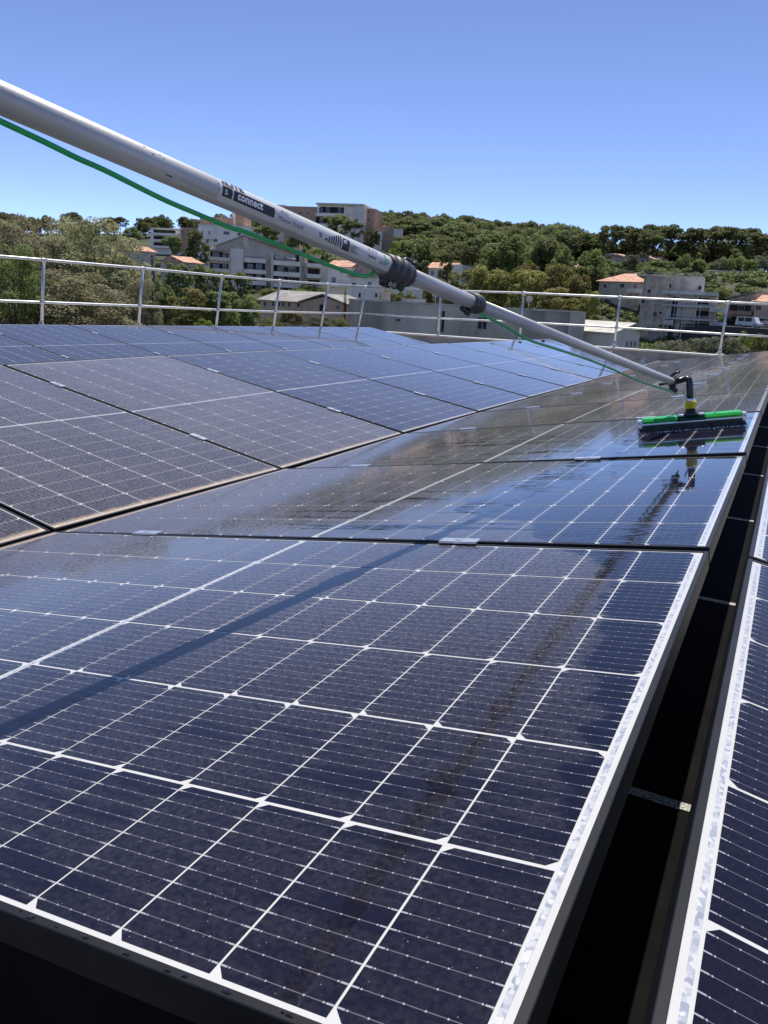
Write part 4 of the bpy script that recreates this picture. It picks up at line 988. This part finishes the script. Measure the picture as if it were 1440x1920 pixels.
def crown(name, m, seed, style, n, leaf, asp=2.0, nc=50, rk=1.0):
    """crown mesh of unit radius and unit height; asp = real height / radius, so clumps and leaves keep their shape"""
    r = np.random.default_rng(seed)
    if style == 'umbrella':
        th = r.uniform(0, 2*np.pi, nc); rr = np.sqrt(r.uniform(0, 1, nc))*.8; z = .64+.24*np.sqrt(np.clip(1-(rr/.85)**2, 0, 1))*r.uniform(.25, 1, nc)
        k = nc//6; z[:k] = r.uniform(.42, .62, k); C_ = np.c_[rr*np.cos(th), rr*np.sin(th), z]; R_ = r.uniform(.16, .30, nc); sq = .75
    elif style == 'pine':
        z = r.uniform(.15, .93, nc); env = np.clip(1-((z-.42)/.62)**2, .03, 1)**.5; th = r.uniform(0, 2*np.pi, nc); rr = env*np.sqrt(r.uniform(.1, .75, nc))
        C_ = np.c_[rr*np.cos(th), rr*np.sin(th), z]; R_ = r.uniform(.16, .32, nc); sq = .75
    elif style == 'cypress':
        z = np.linspace(.03, .95, nc); env = np.clip(np.sin(np.pi*np.clip(z, 0, 1)**.6)**.6, .1, 1)*.6; th = r.uniform(0, 2*np.pi, nc)
        C_ = np.c_[env*np.cos(th)*.5, env*np.sin(th)*.5, z]; R_ = env*.62+.05; sq = 1.6
    else:
        v_ = r.normal(size=(nc, 3)); v_ /= np.linalg.norm(v_, axis=1)[:, None]; rad = r.uniform(.35, .85, nc)
        C_ = np.c_[v_[:, :2]*rad[:, None], .5+v_[:, 2]*rad*.47]; R_ = r.uniform(.15, .32, nc); sq = .85
    R_ = R_*rk
    ci = r.choice(nc, n, p=(R_**2)/np.sum(R_**2)); d = r.normal(size=(n, 3)); d /= np.linalg.norm(d, axis=1)[:, None]
    d[:, 2] = np.where(r.random(n) < .7, np.abs(d[:, 2]), d[:, 2])
    P_ = C_[ci]+d*(R_[ci]*r.uniform(.55, 1.08, n)**.6)[:, None]*np.array([1, 1, sq/asp])
    nn = d*.8+np.array([0, 0, .35])+r.normal(size=(n, 3))*.5; nn /= np.linalg.norm(nn, axis=1)[:, None]
    t1 = np.cross(nn, r.normal(size=(n, 3))); t1 /= np.linalg.norm(t1, axis=1)[:, None]; t2 = np.cross(nn, t1)
    sz = (leaf*r.uniform(.6, 1.4, n))[:, None]; a_ = 1.0; bq = .62
    V = np.empty((n, 4, 3)); V[:, 0] = P_-t1*sz*a_; V[:, 1] = P_-t2*sz*bq+nn*sz*.15; V[:, 2] = P_+t1*sz*a_; V[:, 3] = P_+t2*sz*bq+nn*sz*.15
    V[:, :, 2] = P_[:, None, 2]+(V[:, :, 2]-P_[:, None, 2])/asp
    me = bpy.data.meshes.new(name); me.vertices.add(4*n); me.vertices.foreach_set('co', V.reshape(-1).astype(np.float32))
    me.loops.add(4*n); me.loops.foreach_set('vertex_index', np.arange(4*n, dtype=np.int32)); me.polygons.add(n); me.polygons.foreach_set('loop_start', np.arange(0, 4*n, 4, dtype=np.int32))
    me.polygons.foreach_set('loop_total', np.full(n, 4, dtype=np.int32)); me.update(calc_edges=True); me.materials.append(m)
    return me, C_
def trunk(name, seed, C_, h0, r0, hz):
    """unit trunk; limbs reach the clumps"""
    r = random.Random(seed); s = MB()
    s.tube([(0, 0, -.15), (.02, .01, h0*.5), (0, .02, h0), (.01, 0, hz)], [r0*1.25, r0, r0*.75, r0*.3], 7)
    for i in r.sample(range(len(C_)), min(9, len(C_))):
        c = C_[i]; z0 = h0*.8+(c[2]-h0*.8)*.25
        s.tube([(0, .01, max(h0*.5, z0-.05)), (c[0]*.5, c[1]*.5, (z0+c[2])/2+.02), tuple(c)], [r0*.45, r0*.3, r0*.12], 5)
    return s.mesh(name, M_bark)
PROTO = {}
def proto(key, m, seed, style, n, leaf, h0, r0, hz, asp=2.0, nc=50, rk=1.0):
    me, C_ = crown('crown', m, seed, style, n, leaf, asp, nc, rk); PROTO[key] = (me, trunk('trunk', seed, C_, h0, r0, hz))
for i in range(3):
    proto('pine%d' % i, L_pine, 10+i, 'pine', 4200, .07, .35, .035, .8, 2.6, 60); proto('umb%d' % i, L_pine, 20+i, 'umbrella', 4000, .06, .55, .035, .75, 3.0, 44)
    proto('rnd%d' % i, L_pine, 80+i, 'round', 4200, .062, .25, .035, .7, 1.7, 48, 1.1)
    proto('broad%d' % i, L_broad, 30+i, 'round', 4500, .065, .2, .04, .6, 2.5, 80)
for i in range(2): proto('oliv%d' % i, L_oliv, 40+i, 'pine', 8000, .05, .3, .03, .8, 2.9, 80)
proto('bush', L_broad, 50, 'round', 5000, .045, .1, .03, .5, 1.6); proto('brig', L_brig, 51, 'round', 5000, .045, .1, .03, .5, 1.8)
proto('cyp', L_cyp, 52, 'cypress', 3500, .06, .1, .05, .6, 8, 40); proto('grey', L_grey, 53, 'round', 7000, .04, .15, .03, .6, 2.2, 60)
for i in range(3): proto('near%d' % i, L_near, 60+i, 'round', 30000, .022, .2, .03, .75, 3.2, 150, .8)
proto('nearg', L_broad, 64, 'pine', 20000, .022, .15, .03, .8, 3, 120, .8)
trng = random.Random(3)
def tree(name, label, key, x, y, zb, w, h, group=None, cat='tree'):
    root = empty(name, (x, y, zb), trng.uniform(0, 6.28)); tag(root, label, cat, group)
    root.scale = (w/2, w/2*trng.uniform(.85, 1.1), h)
    cme, tme = PROTO[key]; add('crown', cme, root); add('trunk', tme, root); return root
def tree_px(name, label, key, px, D, ytop, wpx, group=None, cat='tree', zb=None, ybot=None):
    """px centre column, top row, width in pixels"""
    p = at(px, ytop, D); z0 = ground_z(p[0], p[1]) if zb is None else zb
    if ybot is not None: z0 = at(px, ybot, D)[2]
    return tree(name, label, key, p[0], p[1], z0, wpx/F*D, (p[2]-z0)/.93, group, cat)
GN = 'large grey green trees behind the left fence'
for i, (px, D, yt, w) in enumerate(((-60, 27, 415, 260), (45, 25, 398, 210), (175, 26, 402, 230), (110, 31, 412, 200), (225, 30, 440, 150), (-5, 29, 405, 160), (85, 28, 408, 170), (140, 29, 406, 160))):
    tree_px('broadleaf_tree', ['grey green leafy tree cut by the left photo edge', 'tall grey green leafy tree behind the first fence post', 'grey green leafy tree with the highest twigs above the fence', 'grey green leafy tree filling in behind the tall pair', 'rounded grey green tree right of the tall ones at the second post', 'leafy tree crown between the left photo edge and the first post', 'leafy tree crown just right of the first fence post', 'leafy tree crown midway between first and second fence post'][i], 'near%d' % (i % 3), px, D, yt, w, GN, ybot=760)
tree_px('pine_tree', 'fresh green conifer low at the left photo edge behind the fence', 'nearg', 20, 20, 470, 170, ybot=760)
tree_px('broadleaf_tree', 'darker leafy tree below the grey green ones by the second post', 'near1', 140, 21, 505, 260, GN, ybot=760)
tree_px('broadleaf_tree', 'low grey green tree just right of the second fence post', 'near2', 262, 24, 520, 110, GN, ybot=740)
tree_px('cypress_tree', 'dark narrow cypress right of the big leafy trees', 'cyp', 284, 60, 486, 26, ybot=680); tree_px('cypress_tree', 'second dark cypress just left of the third fence post', 'cyp', 268, 62, 492, 22, ybot=680)
mid = [('pine_tree', 'dark round pine in front of the white apartments', 'umb0', 322, 175, 440, 48, 505), ('pine_tree', 'feathery pine right of the dark round one', 'pine1', 368, 178, 438, 50, 510),
 ('pine_tree', 'pine crown beside the third fence post', 'pine0', 330, 95, 500, 70, 640), ('pine_tree', 'pine between third and fourth fence post', 'pine1', 385, 100, 508, 80, 640), ('pine_tree', 'pine in front of the grey apartments', 'pine2', 440, 105, 515, 70, 640),
 ('broadleaf_tree', 'leafy tree left of the peach house', 'broad0', 300, 75, 530, 70, 640), ('broadleaf_tree', 'dark leafy tree against the peach house corner', 'broad1', 460, 85, 545, 60, 650), ('broadleaf_tree', 'olive leafy tree above the panel edge at the third post', 'oliv0', 355, 70, 545, 90, 650), ('pine_tree', 'dark pine between the fence posts below the apartments', 'pine2', 415, 72, 550, 80, 650),
 ('bush', 'bright yellow green bush under the peach house', 'brig', 505, 60, 596, 70, 640), ('bush', 'brownish bush in front of the peach house', 'oliv1', 548, 62, 585, 55, 640), ('bush', 'green bush right of the brownish one under the peach house', 'grey', 600, 64, 590, 60, 640), ('bush', 'low green bush below the peach gable', 'bush', 640, 66, 596, 45, 640), ('bush', 'yellow green bush beside the third post', 'brig', 385, 55, 598, 60, 640),
 ('pine_tree', 'big dark umbrella pine in front of the white hilltop block', 'umb1', 632, 240, 400, 66, 470), ('pine_tree', 'umbrella pine overlapping the white block on its right', 'umb2', 662, 235, 408, 44, 475), ('pine_tree', 'small dark round pine right of the hilltop block', 'pine0', 700, 236, 433, 30, 470),
 ('pine_tree', 'wide dark pine below the hilltop block left of the pole', 'pine1', 560, 215, 425, 60, 490), ('pine_tree', 'pine below the brown tower behind the hose', 'umb0', 500, 220, 420, 60, 480), ('cypress_tree', 'small dark conifer right of the peach gable', 'cyp', 648, 105, 543, 14, 600), ('broadleaf_tree', 'green tree behind the pole above the pink roofs', 'broad2', 600, 200, 465, 60, 510),
 ('pine_tree', 'round pine on the skyline above the white apartments', 'umb2', 357, 250, 409, 26, 440), ('pine_tree', 'dark pine on the skyline left of the apartments', 'umb1', 290, 250, 419, 26, 450), ('broadleaf_tree', 'leafy trees crown at the skyline beyond the left trees', 'broad0', 248, 250, 426, 40, 460), ('broadleaf_tree', 'leafy crown on the skyline next to the left trees', 'broad1', 215, 240, 436, 50, 470)]
for nm, lab, key, px, D, yt, w, yb in mid: tree_px(nm, lab, key, px, D, yt, w, cat='bush' if nm == 'bush' else 'tree', ybot=yb)
# hedge + planting around the hall and villas
mid2 = [('bush', 'dark clipped bush behind the concrete hall below the clamp', 'bush', 735, 120, 545, 60, 590), ('bush', 'dark clipped bush left of the second clamp', 'bush', 765, 122, 546, 50, 590), ('pine_tree', 'small pine beside the orange roofed house', 'pine0', 838, 170, 492, 30, 540), ('cypress_tree', 'slim cypress right of the orange roofed house', 'cyp', 872, 190, 470, 12, 520), ('pine_tree', 'pine left of the orange roofed house', 'pine2', 797, 178, 490, 26, 535)]
for nm, lab, key, px, D, yt, w, yb in mid2: tree_px(nm, lab, key, px, D, yt, w, cat='bush' if nm == 'bush' else 'tree', ybot=yb)
GO = 'olive green pines behind the concrete hall'
for i, (px, D, yt, w) in enumerate(((870, 125, 512, 80), (915, 120, 507, 90), (965, 118, 512, 90), (1010, 112, 515, 100), (1060, 108, 505, 95), (1085, 104, 522, 66), (1045, 100, 545, 90), (1108, 100, 552, 50), (820, 128, 530, 60), (990, 125, 503, 70))):
    tree_px('pine_tree', 'olive green pine, %s along the row behind the concrete hall' % ['first on the left but one', 'second large', 'third large', 'fourth large', 'tallest and darkest', 'last large', 'low dark one', 'low one at the right end,', 'leftmost small', 'set back one'][i], 'oliv%d' % (i % 2), px, D, yt, w, GO, ybot=650)
GB2 = 'leafy green trees at the foot of the wooded hill'
for i, (px, D, yt, w, k) in enumerate(((965, 180, 442, 70, 'broad0'), (935, 186, 455, 50, 'broad1'), (990, 170, 488, 70, 'brig'), (1040, 172, 492, 50, 'broad2'), (1115, 185, 470, 70, 'broad0'), (1128, 200, 498, 40, 'grey'), (905, 175, 490, 50, 'broad2'), (1085, 178, 485, 60, 'broad1'), (760, 185, 470, 60, 'broad1'), (800, 200, 455, 60, 'broad2'), (740, 215, 455, 60, 'brig'), (880, 200, 465, 50, 'pine0'), (1060, 195, 465, 50, 'broad0'), (1180, 190, 500, 50, 'grey'), (1255, 186, 500, 60, 'broad1'))):
    tree_px('broadleaf_tree', 'leafy green tree at the hill foot, %s' % ['dark tall one below the skyline centre', 'narrow one left of the tall one', 'brightest one above the olive pines', 'rounded one above the olive pines', 'pale one left of the tan house', 'silvery one above the villa roof', 'small one by the cypress', 'one left of the pale tree', 'one above the second clamp', 'one above the orange roofed house', 'yellow green one beside the brown block', 'dark one by the slim cypress', 'one above the small low house', 'silvery one behind the villa', 'one above the concrete shell'][i], k, px, D, yt, w, GB2, ybot=yt+85)
GP = 'tall pines on the right hand crest'
crest = ((1152, 214, 418, 48), (1180, 220, 424, 52), (1205, 214, 420, 56), (1232, 222, 418, 60), (1262, 216, 421, 62), (1222, 210, 430, 50), (1308, 214, 424, 56), (1340, 220, 422, 62), (1372, 214, 421, 62), (1402, 218, 424, 52), (1428, 210, 434, 56), (1455, 214, 440, 70), (1120, 226, 440, 46), (1285, 222, 452, 40))
cl_ = ['with the tallest leftmost crown', 'second from the left', 'third from the left', 'with broad crown left of the gap', 'right before the sky gap', 'lower one under the broad crown', 'first right of the sky gap', 'second right of the gap', 'broadest right of the gap', 'fourth right of the gap', 'lower near the photo edge', 'cut by the right photo edge', 'low one left of the tall group', 'low one filling the sky gap']
for i, (px, D, yt, w) in enumerate(crest): tree_px('pine_tree', 'tall umbrella pine on the right crest, ' + cl_[i], 'umb%d' % (i % 3), px, D, yt, w*1.22, GP, ybot=515)
for i in range(22):
    px = 1128+i*16.5+trng.uniform(-5, 5); D = trng.uniform(226, 246); yt = 459+trng.uniform(-8, 12)
    tree_px('pine_tree', 'shorter pine filling the shade under the tall crest pines', 'rnd%d' % (i % 3), px, D, yt, trng.uniform(48, 66), 'shorter pines under the crest pines', ybot=505)
for i in range(16):
    px = 1140+i*21+trng.uniform(-5, 5); tree_px('bush', 'leafy bush at the foot of the crest pines', ['broad0', 'broad1', 'grey', 'bush'][i % 4], px, trng.uniform(196, 207), 480+trng.uniform(-6, 12), trng.uniform(28, 42), 'bushes at the foot of the crest pines', 'bush', ybot=518)
for i, (px, D, yt, w, k) in enumerate(((1290, 178, 512, 60, 'grey'), (1335, 184, 522, 60, 'broad1'), (1380, 186, 520, 60, 'broad2'), (1425, 184, 522, 60, 'broad0'), (1350, 176, 538, 50, 'bush'), (1405, 178, 538, 50, 'bush'))):
    tree_px('bush', 'bush on the slope above the right hand house, %s' % ['silvery one by the concrete shell', 'second from the shell', 'third from the shell', 'one at the photo edge', 'lower left one', 'lower right one'][i], k, px, D, yt, w, 'bushes on the slope right of the concrete shell', 'bush', ybot=yt+40)
for i, (px, D, yt, w, k) in enumerate(((1262, 62, 632, 75, 'grey'), (1310, 58, 628, 85, 'grey'), (1365, 56, 626, 80, 'grey'), (1240, 66, 640, 50, 'grey'), (1415, 60, 632, 70, 'brig'), (1445, 58, 622, 70, 'bush'), (1395, 64, 622, 60, 'bush'))):
    tree_px('bush', '%s bush just beyond the parapet on the right' % ['silvery green', 'second silvery green', 'largest silvery green', 'smallest silvery green', 'bright green', 'dark green edge', 'dark green back'][i], k, px, D, yt, w, 'bushes beyond the parapet at the right', 'bush', ybot=yt+90)
# wooded hill
keep = []
cnt = 0
HK = ['rnd0', 'rnd1', 'rnd2', 'rnd0', 'rnd1', 'umb1', 'rnd2', 'broad1']
taken = []
tries = 0
while cnt < 230 and tries < 20000:
    tries += 1
    px = trng.uniform(690, 1140); D = trng.choice((trng.uniform(215, 300), trng.uniform(290, 420)))
    p = at(px, 500, D)
    if px < 760 and D < 280: continue
    if 1125 < px: continue
    if any((p[0]-u)**2+(p[1]-w_)**2 < (4.6 if D < 300 else 5.4)**2 for u, w_ in taken): continue
    taken.append((p[0], p[1])); z = ground_z(p[0], p[1])
    h = trng.uniform(7.5, 11); w_ = trng.uniform(9, 14)
    tree('pine_tree', 'aleppo pine in the dense wood covering the hill', trng.choice(HK), p[0], p[1], z, w_, h, 'pines of the wooded hill'); cnt += 1
cnt = 0
while cnt < 45:
    px = trng.uniform(-300, 690); D = trng.uniform(282, 360); p = at(px, 500, D)
    if any((p[0]-u)**2+(p[1]-w_)**2 < 7**2 for u, w_ in taken): continue
    taken.append((p[0], p[1])); tree('pine_tree', 'pine on the ridge behind the apartment blocks', trng.choice(HK), p[0], p[1], ground_z(p[0], p[1]), trng.uniform(7, 11), trng.uniform(6, 8.5), 'pines on the ridge behind the blocks'); cnt += 1
# low scrub on the slopes between everything
s_v = []; rr_ = np.random.default_rng(8); n_ = 2600
pxs = rr_.uniform(150, 1560, n_); Ds = rr_.uniform(100, 235, n_)
me_s, C_ = crown('scrub', L_pine, 77, 'round', 160, .16, 1.0)
base = np.empty(len(me_s.vertices)*3); me_s.vertices.foreach_get('co', base); base = base.reshape(-1, 3); bpy.data.meshes.remove(me_s)
VV = []
for px, D in zip(pxs, Ds):
    p = at(px, 520, D)
    if 1370 < px < 1500 and 135 < D < 160: continue
    k = rr_.uniform(1.0, 2.4); z = ground_z(p[0], p[1])-.3
    VV.append(base*np.array([k, k, k*.8])+np.array([p[0], p[1], z]))
VV = np.concatenate(VV); nq = len(VV)//4
me = bpy.data.meshes.new('scrub'); me.vertices.add(4*nq); me.vertices.foreach_set('co', VV.reshape(-1).astype(np.float32)); me.loops.add(4*nq); me.loops.foreach_set('vertex_index', np.arange(4*nq, dtype=np.int32))
me.polygons.add(nq); me.polygons.foreach_set('loop_start', np.arange(0, 4*nq, 4, dtype=np.int32)); me.polygons.foreach_set('loop_total', np.full(nq, 4, dtype=np.int32)); me.update(calc_edges=True); me.materials.append(L_pine)
tag(add('scrub', me), 'low green scrub covering the slopes between houses and trees', 'scrub', kind='stuff')
